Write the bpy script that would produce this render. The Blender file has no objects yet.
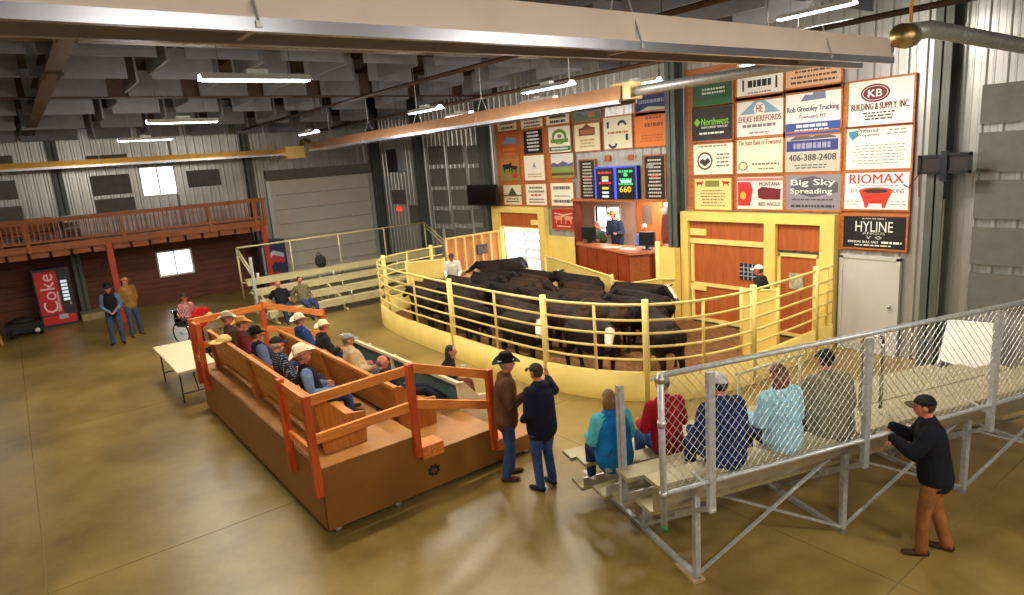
import bpy, math, random
import numpy as np
from mathutils import Vector, Matrix
random.seed(7)
SC = bpy.context.scene
COL = SC.collection

# ------------------------------------------------------------------ camera, world, exposure
F_PX, YAW, PITCH, ROLL, CAM_Z = 653.45, 0.641104, 0.211978, -0.0753915, 4.45
_fw = Vector((-math.cos(YAW)*math.cos(PITCH), math.sin(YAW)*math.cos(PITCH), -math.sin(PITCH)))
_r = _fw.cross(Vector((0, 0, 1))).normalized(); _u = _r.cross(_fw)
_c, _s = math.cos(ROLL), math.sin(ROLL)
CR = _c*_r + _s*_u; CU = -_s*_r + _c*_u; CF = _fw
CAM = Vector((0, 0, CAM_Z))
cd = bpy.data.cameras.new('camera'); cam = bpy.data.objects.new('camera', cd); COL.objects.link(cam)
cd.sensor_fit = 'HORIZONTAL'; cd.sensor_width = 36; cd.lens = F_PX/1024*36; cd.clip_end = 200; cd.clip_start = .05
m3 = Matrix((CR, CU, -CF)).transposed()
cam.matrix_world = Matrix.Translation(CAM) @ m3.to_4x4()
SC.camera = cam

world = bpy.data.worlds.new('overcast'); SC.world = world; world.use_nodes = True
bg = world.node_tree.nodes['Background']; bg.inputs[0].default_value = (0.93, 0.96, 1.0, 1); bg.inputs[1].default_value = 6.0
vs = SC.view_settings; vs.view_transform = 'Standard'; vs.look = 'None'; vs.gamma = 1; vs.use_curve_mapping = False
vs.exposure = 0.12
LAMP_W = 120.0      # downward part of a lamp
LAMP_SIDE = 95.0    # what its bare tubes give off all round

def ray(x, y): return CR*((x-512)/F_PX) - CU*((y-297.5)/F_PX) + CF
def on_z(x, y, z=0): d = ray(x, y); return CAM + d*((z-CAM_Z)/d.z)
def on_y(x, y, Y): d = ray(x, y); return CAM + d*(Y/d.y)
def on_x(x, y, X): d = ray(x, y); return CAM + d*(X/d.x)

# ------------------------------------------------------------------ materials
def lin(c):
    out = []
    for v in c[:3]:
        v /= 255.0
        out.append(v/12.92 if v <= .04045 else ((v+.055)/1.055)**2.4)
    return (out[0], out[1], out[2], 1)
MATS = {}
def mat(name, rgb, rough=.6, metal=0, var=.12, scale=6, bump=0, bscale=40, stretch=None, rgb2=None, spec=.5, coat=0):
    """Principled with procedural colour variation (noise in object space)."""
    if name in MATS: return MATS[name]
    m = bpy.data.materials.new(name); m.use_nodes = True; MATS[name] = m
    nt = m.node_tree; N = nt.nodes; L = nt.links; b = N['Principled BSDF']
    b.inputs['Roughness'].default_value = rough; b.inputs['Metallic'].default_value = metal
    b.inputs['Specular IOR Level'].default_value = spec; b.inputs['Coat Weight'].default_value = coat
    base = lin(rgb)
    if var or rgb2:
        tc = N.new('ShaderNodeTexCoord'); mp = N.new('ShaderNodeMapping'); nz = N.new('ShaderNodeTexNoise'); rp = N.new('ShaderNodeValToRGB')
        mp.inputs['Scale'].default_value = stretch or (1, 1, 1)
        nz.inputs['Scale'].default_value = scale; nz.inputs['Detail'].default_value = 5
        L.new(tc.outputs['Object'], mp.inputs[0]); L.new(mp.outputs[0], nz.inputs['Vector']); L.new(nz.outputs['Fac'], rp.inputs[0])
        lo = lin(rgb2) if rgb2 else tuple(v*(1-var*1.6) for v in base[:3])+(1,)
        hi = base if rgb2 else tuple(min(1, v*(1+var)) for v in base[:3])+(1,)
        rp.color_ramp.elements[0].position = .32; rp.color_ramp.elements[1].position = .68
        rp.color_ramp.elements[0].color = lo; rp.color_ramp.elements[1].color = hi
        L.new(rp.outputs[0], b.inputs['Base Color'])
    else: b.inputs['Base Color'].default_value = base
    if bump:
        tc2 = N.new('ShaderNodeTexCoord'); n2 = N.new('ShaderNodeTexNoise'); bp = N.new('ShaderNodeBump')
        n2.inputs['Scale'].default_value = bscale; n2.inputs['Detail'].default_value = 3
        bp.inputs['Strength'].default_value = bump; bp.inputs['Distance'].default_value = .01
        L.new(tc2.outputs['Object'], n2.inputs['Vector']); L.new(n2.outputs['Fac'], bp.inputs['Height']); L.new(bp.outputs[0], b.inputs['Normal'])
    return m
def emit(name, rgb, strength):
    if name in MATS: return MATS[name]
    m = bpy.data.materials.new(name); m.use_nodes = True; MATS[name] = m
    b = m.node_tree.nodes['Principled BSDF']; b.inputs['Base Color'].default_value = (.02, .02, .02, 1)
    b.inputs['Emission Color'].default_value = lin(rgb); b.inputs['Emission Strength'].default_value = strength
    return m
def flat(rgb, rough=.5): return mat('print_%d_%d_%d' % tuple(rgb), rgb, rough, var=0)
def cloth(rgb, var=.15, scale=14): return mat('cloth_%d_%d_%d' % tuple(rgb), rgb, .9, var=var, scale=scale, spec=.2)
def plaid(name, a, b, c, s=16):
    if name in MATS: return MATS[name]
    m = mat(name, a, .9, var=0, spec=.2); nt = m.node_tree; N = nt.nodes; L = nt.links; bs = N['Principled BSDF']
    tc = N.new('ShaderNodeTexCoord'); ws = []
    for ax in ('X', 'Z'):
        w = N.new('ShaderNodeTexWave'); w.wave_type = 'BANDS'; w.bands_direction = ax; w.inputs['Scale'].default_value = s/6.0
        r = N.new('ShaderNodeValToRGB'); r.color_ramp.interpolation = 'CONSTANT'; r.color_ramp.elements[1].position = .62
        r.color_ramp.elements[0].color = (0, 0, 0, 1); r.color_ramp.elements[1].color = (1, 1, 1, 1)
        L.new(tc.outputs['Object'], w.inputs[0]); L.new(w.outputs['Fac'], r.inputs[0]); ws.append(r)
    m1 = N.new('ShaderNodeMix'); m1.data_type = 'RGBA'; m2 = N.new('ShaderNodeMix'); m2.data_type = 'RGBA'
    m1.inputs[6].default_value = lin(a); m1.inputs[7].default_value = lin(b); L.new(ws[0].outputs[0], m1.inputs[0])
    L.new(m1.outputs[2], m2.inputs[6]); m2.inputs[7].default_value = lin(c); L.new(ws[1].outputs[0], m2.inputs[0])
    L.new(m2.outputs[2], bs.inputs['Base Color'])
    return m
def wood(name, a, b, axis='X', rough=.5, coat=0):
    st = {'X': (1, 12, 12), 'Y': (12, 1, 12), 'Z': (12, 12, 1)}[axis]
    return mat(name, a, rough, rgb2=b, scale=2.2, stretch=st, coat=coat)

M_YEL = mat('yellow_paint', (246, 220, 130), .42, var=.05, scale=3)
M_YELD = mat('yellow_paint_wall', (240, 210, 112), .5, var=.06, scale=2)
M_OCH = mat('orange_plywood', (186, 98, 40), .6, rgb2=(164, 80, 28), scale=1.5, stretch=(8, 8, 1))
M_PLAT = mat('brown_painted_plywood', (150, 98, 36), .5, rgb2=(132, 84, 28), scale=1.2)
M_PLATF = mat('tan_platform_floor', (172, 120, 54), .55, rgb2=(150, 100, 40), scale=2.5)
M_RAILX = wood('orange_stained_rail_x', (238, 142, 60), (210, 106, 36), 'X')
M_RAILY = wood('orange_stained_rail_y', (242, 152, 68), (216, 116, 42), 'Y')
M_RAILZ = wood('orange_stained_post', (214, 92, 34), (182, 62, 18), 'Z')
M_PEW = wood('pew_wood', (204, 136, 50), (174, 106, 30), 'X', .5)
M_PEWE = wood('pew_end_wood', (190, 118, 42), (168, 98, 30), 'Z', .5)
M_ALU = mat('aluminium', (196, 194, 188), .38, .85, var=.06, scale=10)
M_GALV = mat('galvanised_steel', (198, 200, 200), .45, .5, var=.12, scale=18)
M_CREAM = mat('cream_bleacher_plank', (196, 186, 140), .5, .0, var=.06, scale=5)
M_CORR = mat('corrugated_liner', (178, 177, 175), .32, .5, var=.06, scale=1.5)
M_COLM = mat('grey_green_steel', (88, 92, 86), .5, .2, var=.1, scale=3)
M_PANEL = mat('grey_acoustic_felt', (112, 109, 103), .95, var=.06, scale=5, bump=.2, bscale=120, spec=.1)
M_BAF = mat('grey_baffle_felt', (124, 124, 130), .95, var=.05, scale=4, spec=.1)
M_BEAM = mat('brown_red_oxide_beam', (70, 46, 28), .6, var=.15, scale=4)
M_DECK = mat('dark_roof_deck', (74, 62, 50), .8, var=.15, scale=1)
M_BARN = wood('red_brown_siding', (112, 56, 24), (80, 36, 14), 'Y', .6)
M_BALC = wood('balcony_wood', (162, 90, 38), (124, 62, 22), 'Y', .5)
M_BALZ = wood('baluster_wood', (160, 88, 42), (132, 66, 26), 'Z', .5)
M_WHITE = mat('white_paint', (232, 230, 222), .5, var=.03)
M_DOORW = mat('grey_white_door', (196, 192, 184), .5, var=.03, scale=2)
M_BLACK = mat('black_plastic', (18, 18, 20), .4, var=0)
M_RUB = mat('black_rubber', (24, 24, 24), .8, var=0)
M_FRAME = wood('sign_frame_wood', (190, 116, 58), (160, 88, 38), 'X')
M_CHROME = mat('chrome', (210, 210, 210), .18, 1, var=0)
M_SKIN = mat('skin', (206, 140, 112), .55, var=.06, scale=12)
M_FACE = mat('skin_ruddy', (206, 124, 98), .55, var=.06, scale=12)
M_JEAN = cloth((58, 82, 128), .25, 10)
M_JEAND = cloth((40, 54, 92), .25, 10)
M_GLASS = None

# ------------------------------------------------------------------ mesh helpers
MW = {}                                   # matrix of every parent empty
class MB:
    def __init__(s): s.v = []; s.f = []; s.m = []; s.k = 0
    def add(s, vs, fs, k=None):
        o = len(s.v); s.v += [tuple(p) for p in vs]; s.f += [tuple(i+o for i in f) for f in fs]; s.m += [s.k if k is None else k]*len(fs); return s
    def box(s, x0, x1, y0, y1, z0, z1, k=None):
        return s.add([(x, y, z) for z in (z0, z1) for y in (y0, y1) for x in (x0, x1)],
                     [(0, 2, 3, 1), (4, 5, 7, 6), (0, 1, 5, 4), (2, 6, 7, 3), (0, 4, 6, 2), (1, 3, 7, 5)], k)
    def bar(s, a, b, w, h, up=(0, 0, 1), k=None):
        a = Vector(a); b = Vector(b); t = (b-a).normalized(); up = Vector(up)
        r = t.cross(up)
        if r.length < 1e-4: r = t.cross(Vector((1, 0, 0)))
        r.normalize(); u = r.cross(t); r *= w/2; u *= h/2
        vs = [p+i*r+j*u for p in (a, b) for i, j in ((-1, -1), (1, -1), (1, 1), (-1, 1))]
        return s.add(vs, [(3, 2, 1, 0), (4, 5, 6, 7)]+[(i, (i+1) % 4, (i+1) % 4+4, i+4) for i in range(4)], k)
    def tube(s, pts, r, n=8, closed=False, k=None):
        pts = [Vector(p) for p in pts]; m = len(pts); rings = []; nu = None
        rs = r if isinstance(r, (list, tuple)) else [r]*m
        for i, p in enumerate(pts):
            a = pts[(i-1) % m] if (closed or i) else p; b = pts[(i+1) % m] if (closed or i < m-1) else p
            t = (b-a).normalized()
            if nu is None:
                nu = t.cross(Vector((0, 0, 1)))
                if nu.length < .1: nu = t.cross(Vector((1, 0, 0)))
            nu = (nu - t*nu.dot(t)).normalized(); w = t.cross(nu)
            rings.append([p+(nu*math.cos(2*math.pi*j/n)+w*math.sin(2*math.pi*j/n))*rs[i] for j in range(n)])
        vs = [q for g in rings for q in g]; fs = []
        for i in range(m if closed else m-1):
            i2 = (i+1) % m
            for j in range(n): fs.append((i*n+j, i*n+(j+1) % n, i2*n+(j+1) % n, i2*n+j))
        if not closed: fs += [tuple(range(n-1, -1, -1)), tuple(range((m-1)*n, m*n))]
        return s.add(vs, fs, k)
    def loft(s, rings, caps=True, k=None):
        n = len(rings[0]); vs = [q for g in rings for q in g]; fs = []
        for i in range(len(rings)-1):
            for j in range(n): fs.append((i*n+j, i*n+(j+1) % n, (i+1)*n+(j+1) % n, (i+1)*n+j))
        if caps: fs += [tuple(range(n-1, -1, -1)), tuple(range((len(rings)-1)*n, len(rings)*n))]
        return s.add(vs, fs, k)
    def lathe(s, prof, c=(0, 0, 0), n=16, k=None, sx=1, sy=1):
        return s.loft([[(c[0]+r*sx*math.cos(2*math.pi*j/n), c[1]+r*sy*math.sin(2*math.pi*j/n), c[2]+z) for j in range(n)] for r, z in prof], True, k)
    def ell(s, c, r, M=None, nu=12, nv=8, k=None):
        rings = []
        for i in range(1, nv):
            a = math.pi*i/nv - math.pi/2
            g = []
            for j in range(nu):
                b = 2*math.pi*j/nu; p = Vector((r[0]*math.cos(a)*math.cos(b), r[1]*math.cos(a)*math.sin(b), r[2]*math.sin(a)))
                g.append((M @ p if M else p)+Vector(c))
            rings.append(g)
        vs = [q for g in rings for q in g]; n = nu; fs = []
        for i in range(len(rings)-1):
            for j in range(n): fs.append((i*n+j, i*n+(j+1) % n, (i+1)*n+(j+1) % n, (i+1)*n+j))
        lo = Vector((0, 0, -r[2])); hi = Vector((0, 0, r[2]))
        vs += [(M @ lo if M else lo)+Vector(c), (M @ hi if M else hi)+Vector(c)]; a, b = len(vs)-2, len(vs)-1; e = (len(rings)-1)*n
        for j in range(n): fs += [(a, (j+1) % n, j), (b, e+j, e+(j+1) % n)]
        return s.add(vs, fs, k)
    def prism(s, poly, d, k=None):          # poly: list of 3d points, d: offset vector
        n = len(poly); d = Vector(d); vs = [Vector(p) for p in poly]+[Vector(p)+d for p in poly]
        return s.add(vs, [tuple(range(n-1, -1, -1)), tuple(range(n, 2*n))]+[(i, (i+1) % n, (i+1) % n+n, i+n) for i in range(n)], k)
    def mesh(s, name, mats, smooth=False, inv=None):
        me = bpy.data.meshes.new(name); vs = [inv @ Vector(p) for p in s.v] if inv else s.v
        me.from_pydata(vs, [], s.f)
        for m in (mats if isinstance(mats, (list, tuple)) else [mats]): me.materials.append(m)
        if any(s.m): me.polygons.foreach_set('material_index', s.m)
        if smooth: me.polygons.foreach_set('use_smooth', [True]*len(s.f))
        me.update(); return me
    def build(s, name, mats, parent=None, smooth=False, local=False, **kw):
        anc = parent
        while anc is not None and anc.name not in MW: anc = anc.parent
        inv = MW[anc.name].inverted() if (anc is not None and not local) else None
        o = bpy.data.objects.new(name, s.mesh(name, mats, smooth, inv)); COL.objects.link(o)
        if parent is not None: o.parent = parent
        if kw: tag(o, **kw)
        return o
def tag(o, label=None, cat=None, group=None, kind=None):
    if label: o['label'] = label
    if cat: o['category'] = cat
    if group: o['group'] = group
    if kind: o['kind'] = kind
    return o
def thing(name, label, cat, loc=(0, 0, 0), rz=0, group=None, kind=None):
    o = bpy.data.objects.new(name, None); COL.objects.link(o); o.empty_display_size = .1
    o.location = loc; o.rotation_euler = (0, 0, rz); tag(o, label, cat, group, kind)
    MW[o.name] = Matrix.Translation(loc) @ Matrix.Rotation(rz, 4, 'Z')
    return o
def dup(o, parent=None, mw=None):
    c = o.copy(); COL.objects.link(c); c.parent = parent
    for ch in list(o.children): dup(ch, c)
    return c
def simple(name, mb, m, label, cat, group=None, kind=None, smooth=False):
    """a one-mesh thing whose origin sits at its base"""
    xs = [p[0] for p in mb.v]; ys = [p[1] for p in mb.v]; zs = [p[2] for p in mb.v]
    c = Vector(((min(xs)+max(xs))/2, (min(ys)+max(ys))/2, min(zs)))
    o = bpy.data.objects.new(name, mb.mesh(name, m, smooth, Matrix.Translation(-c))); COL.objects.link(o); o.location = c
    return tag(o, label, cat, group, kind)
def struct(name, mb, m, parent=None, smooth=False):
    return mb.build(name, m, parent, smooth, kind=None if parent else 'structure')

TMP = bpy.data.scenes.new('work'); TVL = TMP.view_layers[0]
def evaluated(o):
    """mesh data of an object with its modifiers, evaluated in a scene of its own"""
    TMP.collection.objects.link(o); TVL.update()
    e = o.evaluated_get(TVL.depsgraph); me = bpy.data.meshes.new_from_object(e)
    TMP.collection.objects.unlink(o)
    return me
_TXT = {}
def text_verts(body, bold=0.0):
    key = (body, bold)
    if key not in _TXT:
        cu = bpy.data.curves.new('t', 'FONT'); cu.body = body; cu.size = 1; cu.resolution_u = 2; cu.offset = bold; cu.fill_mode = 'FRONT'
        o = bpy.data.objects.new('t', cu); me = evaluated(o)
        vs = [tuple(v.co[:2]) for v in me.vertices]; fs = [tuple(p.vertices) for p in me.polygons]
        bpy.data.objects.remove(o); bpy.data.curves.remove(cu); bpy.data.meshes.remove(me)
        x0 = min(v[0] for v in vs); x1 = max(v[0] for v in vs); y0 = min(v[1] for v in vs); y1 = max(v[1] for v in vs)
        _TXT[key] = ([((a-x0)/(x1-x0)-.5, (b-y0)/(y1-y0)-.5) for a, b in vs], fs)
    return _TXT[key]
# ------------------------------------------------------------------ room shell
WY = 13.5          # wall with the signs
WX = -27.5         # far end wall with balcony and overhead door
X1, Y0 = 7.0, -10.0
ZR = 7.4

def concrete():
    m = mat('polished_concrete', (150, 132, 86), .3, var=0); nt = m.node_tree; N = nt.nodes; L = nt.links; b = N['Principled BSDF']
    tc = N.new('ShaderNodeTexCoord'); n1 = N.new('ShaderNodeTexNoise'); n2 = N.new('ShaderNodeTexNoise'); r1 = N.new('ShaderNodeValToRGB'); mx = N.new('ShaderNodeMix'); mx.data_type = 'RGBA'; mx.blend_type = 'MULTIPLY'
    n1.inputs['Scale'].default_value = .55; n1.inputs['Detail'].default_value = 9; n1.inputs['Roughness'].default_value = .66
    n2.inputs['Scale'].default_value = 3.5; n2.inputs['Detail'].default_value = 6
    e = r1.color_ramp.elements; e[0].position = .3; e[0].color = lin((98, 78, 32)); e[1].position = .7; e[1].color = lin((160, 134, 70))
    r2 = N.new('ShaderNodeValToRGB'); r2.color_ramp.elements[0].color = (.86, .86, .86, 1); r2.color_ramp.elements[0].position = .3; r2.color_ramp.elements[1].position = .7
    for n in (n1, n2): L.new(tc.outputs['Object'], n.inputs['Vector'])
    L.new(n1.outputs['Fac'], r1.inputs[0]); L.new(n2.outputs['Fac'], r2.inputs[0]); mx.inputs[0].default_value = .55
    L.new(r1.outputs[0], mx.inputs[6]); L.new(r2.outputs[0], mx.inputs[7]); L.new(mx.outputs[2], b.inputs['Base Color'])
    mr = N.new('ShaderNodeMapRange'); mr.inputs[3].default_value = .3; mr.inputs[4].default_value = .4; L.new(n1.outputs['Fac'], mr.inputs[0]); L.new(mr.outputs[0], b.inputs['Roughness'])
    return m
M_FLOOR = concrete()
M_JOINT = mat('dark_saw_joint', (118, 98, 54), .8, var=.1)
fb = MB(); fb.box(WX-.2, X1, Y0, WY+6, -.2, 0)
floor = struct('floor', fb, M_FLOOR)
for a in (-.45, 6.35, -6.8):
    jb = MB(); jb.box(WX, X1, a-.008, a+.008, -.001, .0012); struct('saw_joint', jb, M_JOINT, floor)
for a in (-2.42, -8.6, -14.8, -21):
    jb = MB(); jb.box(a-.008, a+.008, Y0, WY, -.001, .0014); struct('saw_joint', jb, M_JOINT, floor)

def corr(mb, a0, a1, z0, z1, axis, pos, face, pitch=.305):
    """ribbed liner sheet between a0..a1 along the wall; ribs stick out towards face"""
    prof = []; i = math.floor(a0/pitch)
    while True:
        c = i*pitch
        if c-.2 > a1: break
        for da, h in ((-.05, 0), (-.03, .038), (.03, .038), (.055, 0), (.12, 0), (.13, .008), (.15, .008), (.16, 0)):
            if a0 <= c+da <= a1: prof.append((c+da, h))
        i += 1
    prof = [(a0, 0)]+prof+[(a1, 0)]
    vs = []; fs = []
    for a, h in prof:
        for z in (z0, z1): vs.append((a, pos+face*h, z) if axis == 'X' else (pos+face*h, a, z))
    for i in range(len(prof)-1): fs.append((2*i, 2*i+2, 2*i+3, 2*i+1))
    mb.add(vs, fs)

# --- wall with the signs (openings: cattle gate, auction box)
GX0, GX1, GZ = -18.2, -16.12, 2.1
OX0, OX1, OZ0, OZ1 = -14.45, -10.95, 1.0, 3.02
wb = MB()
for x0, x1, z0, z1 in ((WX, GX0, 0, ZR), (GX0, GX1, GZ, ZR), (GX1, OX0, 0, ZR), (OX0, OX1, OZ1, ZR), (OX0, OX1, 0, OZ0), (OX1, X1, 0, ZR)):
    corr(wb, x0, x1, z0, z1, 'X', WY, -1)
wall_back = struct('wall_back', wb, M_CORR)
# --- far end wall: ribbed liner above, red-brown siding below the balcony, overhead door
DY0, DY1, DZ = 8.62, 12.95, 4.2
def wrect(p0, p1): a = on_x(*p0, WX); b = on_x(*p1, WX); return a.y, b.y, b.z, a.z
U = wrect((139, 168.5), (177, 193)); Lw = wrect((157, 253.5), (193, 271))
wb = MB()
V4 = (-2.3, -1.0)
BZ = 2.62
for y0, y1, z0, z1 in ((Y0, V4[0], BZ, ZR), (V4[0], V4[1], BZ, U[2]), (V4[0], V4[1], U[3], ZR), (V4[1], U[0], BZ, ZR), (U[0], U[1], BZ, U[2]), (U[0], U[1], U[3], ZR), (U[1], 7.7, BZ, ZR), (7.7, DY0, 0, ZR), (DY0, DY1, DZ, ZR), (DY1, WY, 0, ZR)):
    corr(wb, y0, y1, z0, z1, 'Y', WX, 1)
wall_left = struct('wall_left', wb, M_CORR)
rnd = random.Random(3)
z = 0
while z < BZ-.02:                          # horizontal boards, cut around the lower window
    z1 = min(z+.2, BZ); segs = [(Y0, -6), (-6, -1.2), (-1.2, 2.3), (2.3, 5.9), (5.9, 7.7)]
    if z1 > Lw[2] and z < Lw[3]: segs = [(Y0, -6), (-6, -1.2), (-1.2, 2.3), (2.3, Lw[0]), (Lw[1], 7.7)]
    for a, b in segs:
        pb = MB(); t = .02+.008*rnd.random(); pb.box(WX-.03, WX+t, a+.003, b-.003, z+.004, z1-.004); struct('siding_plank', pb, M_BARN, wall_left)
    z += .2
wb = MB(); wb.box(WX-.06, WX-.03, Y0, Lw[0], 0, BZ); wb.box(WX-.06, WX-.03, Lw[1], 7.7, 0, BZ); wb.box(WX-.06, WX-.03, Lw[0], Lw[1], 0, Lw[2]); wb.box(WX-.06, WX-.03, Lw[0], Lw[1], Lw[3], BZ)
struct('wall_backing', wb, M_BEAM, wall_left)
M_GLASS = bpy.data.materials.new('window_glass'); M_GLASS.use_nodes = True
_b = M_GLASS.node_tree.nodes['Principled BSDF']; _b.inputs['Transmission Weight'].default_value = 1; _b.inputs['Roughness'].default_value = .05; _b.inputs['IOR'].default_value = 1.02
def window(n, y0, y1, z0, z1):
    w = .06; fb = MB(); fb.box(WX-.05, WX+.06, y0-w, y1+w, z0-w, z0); fb.box(WX-.05, WX+.06, y0-w, y1+w, z1, z1+w)
    fb.box(WX-.05, WX+.06, y0-w, y0, z0, z1); fb.box(WX-.05, WX+.06, y1, y1+w, z0, z1)
    o = struct('window_%d' % n, fb, M_WHITE)
    mb = MB(); c = (y0+y1)/2; mb.box(WX-.03, WX+.04, c-.025, c+.025, z0, z1); struct('mullion', mb, M_WHITE, o)
    for a, b in ((y0, c-.025), (c+.025, y1)):
        g = MB(); g.box(WX-.005, WX+.003, a, b, z0, z1); struct('pane', g, M_GLASS, o)
    return o
window(1, *U); window(2, *Lw); window(4, *V4, U[2], U[3])
# --- other walls out of view, plain liner
wb = MB(); corr(wb, Y0, WY, 0, ZR, 'Y', X1, -1, 1.22); struct('wall_right', wb, M_CORR)
wb = MB(); corr(wb, WX, X1, 0, ZR, 'X', Y0, 1, 1.22); struct('wall_front', wb, M_CORR)
# --- roof
cb = MB(); cb.box(WX-.2, X1+.2, Y0-.2, WY+.2, ZR, ZR+.15)
ceiling = struct('ceiling', cb, M_DECK)
for i in range(15):                         # purlins
    y = -8.6+i*1.5; pb = MB(); pb.bar((WX, y, ZR-.1), (X1, y, ZR-.1), .07, .2); struct('purlin', pb, M_BEAM, ceiling)
def ibeam(mb, a, b, h=.5, w=.22, t=.03):
    a = Vector(a); b = Vector(b); up = Vector((0, 0, h/2))
    mb.bar(a, b, t, h); mb.bar(a-up, b-up, w, t); mb.bar(a+up, b+up, w, t)
BX = [on_z(100, 41, 6.45).x, -18.0, -26.9]
for x in BX:
    pb = MB(); ibeam(pb, (x, Y0, 6.75), (x, WY, 6.75), .6, .26); struct('rafter_beam', pb, M_BEAM, ceiling)
y_b = on_z(55, 60, 6.4).y
pb = MB(); ibeam(pb, (WX, y_b, 6.45), (-4, y_b, 6.55), .34, .24); cb = struct('ridge_beam', pb, M_BEAM, ceiling)
for x in (-10.2, -13.6, -26.3):
    sb = MB(); sb.box(x-.3, x+.3, y_b-.15, y_b+.15, 6.24+(x+27)*.004, 6.27+(x+27)*.004)
    for i in range(4):
        for j in (-.1, .1): sb.lathe([(.018, -.02), (.018, 0)], (x-.24+.16*i, y_b+j, 6.24+(x+27)*.004), 6)
    struct('splice_plate', sb, M_BEAM, ceiling)
# acoustic baffles hung in a grid of rows and cross pieces
bz = {-11.9: 6.38, -14.9: 6.46, -17.9: 6.46, -20.9: 6.36, -23.9: 6.22, -26.6: 6.06}
ROWS = sorted(bz.items(), reverse=True); ROWS = [(-6.0, 6.55), (-8.9, 6.5)][::1]+ROWS
def baffle(x0, x1, y0, y1, z): pb = MB(); pb.box(x0, x1, y0, y1, z, z+.58); struct('acoustic_baffle', pb, M_BAF, ceiling)
YL = 2.3
for i, (x, z) in enumerate(ROWS):
    for y0, y1 in ((-4.6, -1.3), (-1.2, .62), (.75, YL)): baffle(x-.02, x+.02, y0, y1, z)
    for j in range(7):
        y0 = YL+.42+1.55*j; baffle(x-.02, x+.02, y0, min(y0+1.15, WY-.1), z)
        if i < len(ROWS)-1:
            xn, zn = ROWS[i+1]; yy = y0-.2; zz = (z+zn)/2-.02; baffle(xn+.9, x-.35, yy-.02, yy+.02, zz)
# sprinkler pipes under the roof
for (a, b, z) in (((325, 113), (400, 78), 6.2), ((446, 107), (495, 92), 6.0)):
    p = on_z(*a, z); q = on_z(*b, z); yy = (p.y+q.y)/2
    pb = MB(); pb.tube([(WX, yy, z), (0, yy, z)], .045, 8)
    for i in range(8): pb.tube([(WX+2+3.2*i, yy, z), (WX+2+3.2*i, yy, ZR)], .008, 5)
    struct('sprinkler_pipe', pb, M_BEAM, ceiling, True)
# --- steel columns
def hcol(x, y, z1, w=.28, d=.34, axis='X', name='column', parent=None):
    mb = MB(); t = .03
    if axis == 'X': mb.box(x-w/2, x+w/2, y-d, y-d+t, 0, z1); mb.box(x-w/2, x+w/2, y-t, y, 0, z1); mb.box(x-t/2, x+t/2, y-d, y, 0, z1)
    else: mb.box(x, x+t, y-w/2, y+w/2, 0, z1); mb.box(x+d-t, x+d, y-w/2, y+w/2, 0, z1); mb.box(x, x+d, y-t/2, y+t/2, 0, z1)
    return struct('steel_column', mb, M_COLM, parent)
for px in ((945, 150), (680, 150), (488, 150), (424, 170), (381, 175)):
    p = on_y(px[0], px[1], WY); hcol(p.x, WY-.02, ZR, parent=wall_back)
for px in ((249, 180), (60, 190)):
    p = on_x(px[0], px[1], WX); hcol(WX+.02, p.y, ZR, axis='Y', parent=wall_left)
pc = on_x(84, 285, WX+.3)
fb = MB(); p = on_z(103, 320); fb.box(WX+.03, WX+.95, pc.y-.3, pc.y+.55, 0, .22); struct('concrete_footing', fb, mat('footing_concrete', (164, 146, 108), .8, var=.1), wall_left)
# acoustic panels on the walls, by their corners
def wall_panel(p0, p1, plane, parent, ext=0):
    if plane == 'Y':
        a = on_y(*p0, WY); b = on_y(*p1, WY); mb = MB(); mb.box(a.x, b.x+ext, WY-.09, WY-.043, b.z, a.z)
    else:
        a = on_x(*p0, WX); b = on_x(*p1, WX); mb = MB(); mb.box(WX+.043, WX+.09, a.y, b.y, b.z, a.z)
    struct('acoustic_panel', mb, M_PANEL, parent)
for x0, x1 in ((429.5, 445), (448.5, 464), (468.5, 484)):
    for k, (y0, y1) in enumerate(((147, 164), (169, 186), (190, 206), (210, 224), (228, 240))):
        dx = k*2.2; dy = -(x0-429)*.03
        wall_panel((x0+dx, y0+dy), (x1+dx+1, y1+dy), 'Y', wall_back)
wall_panel((393, 190), (408, 204), 'Y', wall_back); wall_panel((411, 205), (424, 224), 'Y', wall_back)
for y0, y1, x in ((85, 124, 986), (132.5, 172, 981), (180, 218, 977), (226.5, 263, 973), (271, 306, 969)):
    a = on_y(x, y0, WY); b = on_y(x, y1, WY); mb = MB(); mb.box(-4.25, -.6, WY-.09, WY-.043, b.z, a.z); struct('acoustic_panel', mb, M_PANEL, wall_back)
    mb = MB(); mb.box(-.4, 3.2, WY-.09, WY-.043, b.z, a.z); struct('acoustic_panel', mb, M_PANEL, wall_back)
for p0, p1 in (((89, 176.3), (132, 193)), ((94, 200), (137, 214)), ((-20, 182.5), (19, 199)), ((-18, 209), (26, 226)), ((186, 171), (221, 185)), ((-20, 157), (14, 166)), ((86, 156), (128, 163))):
    wall_panel(p0, p1, 'X', wall_left)
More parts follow.
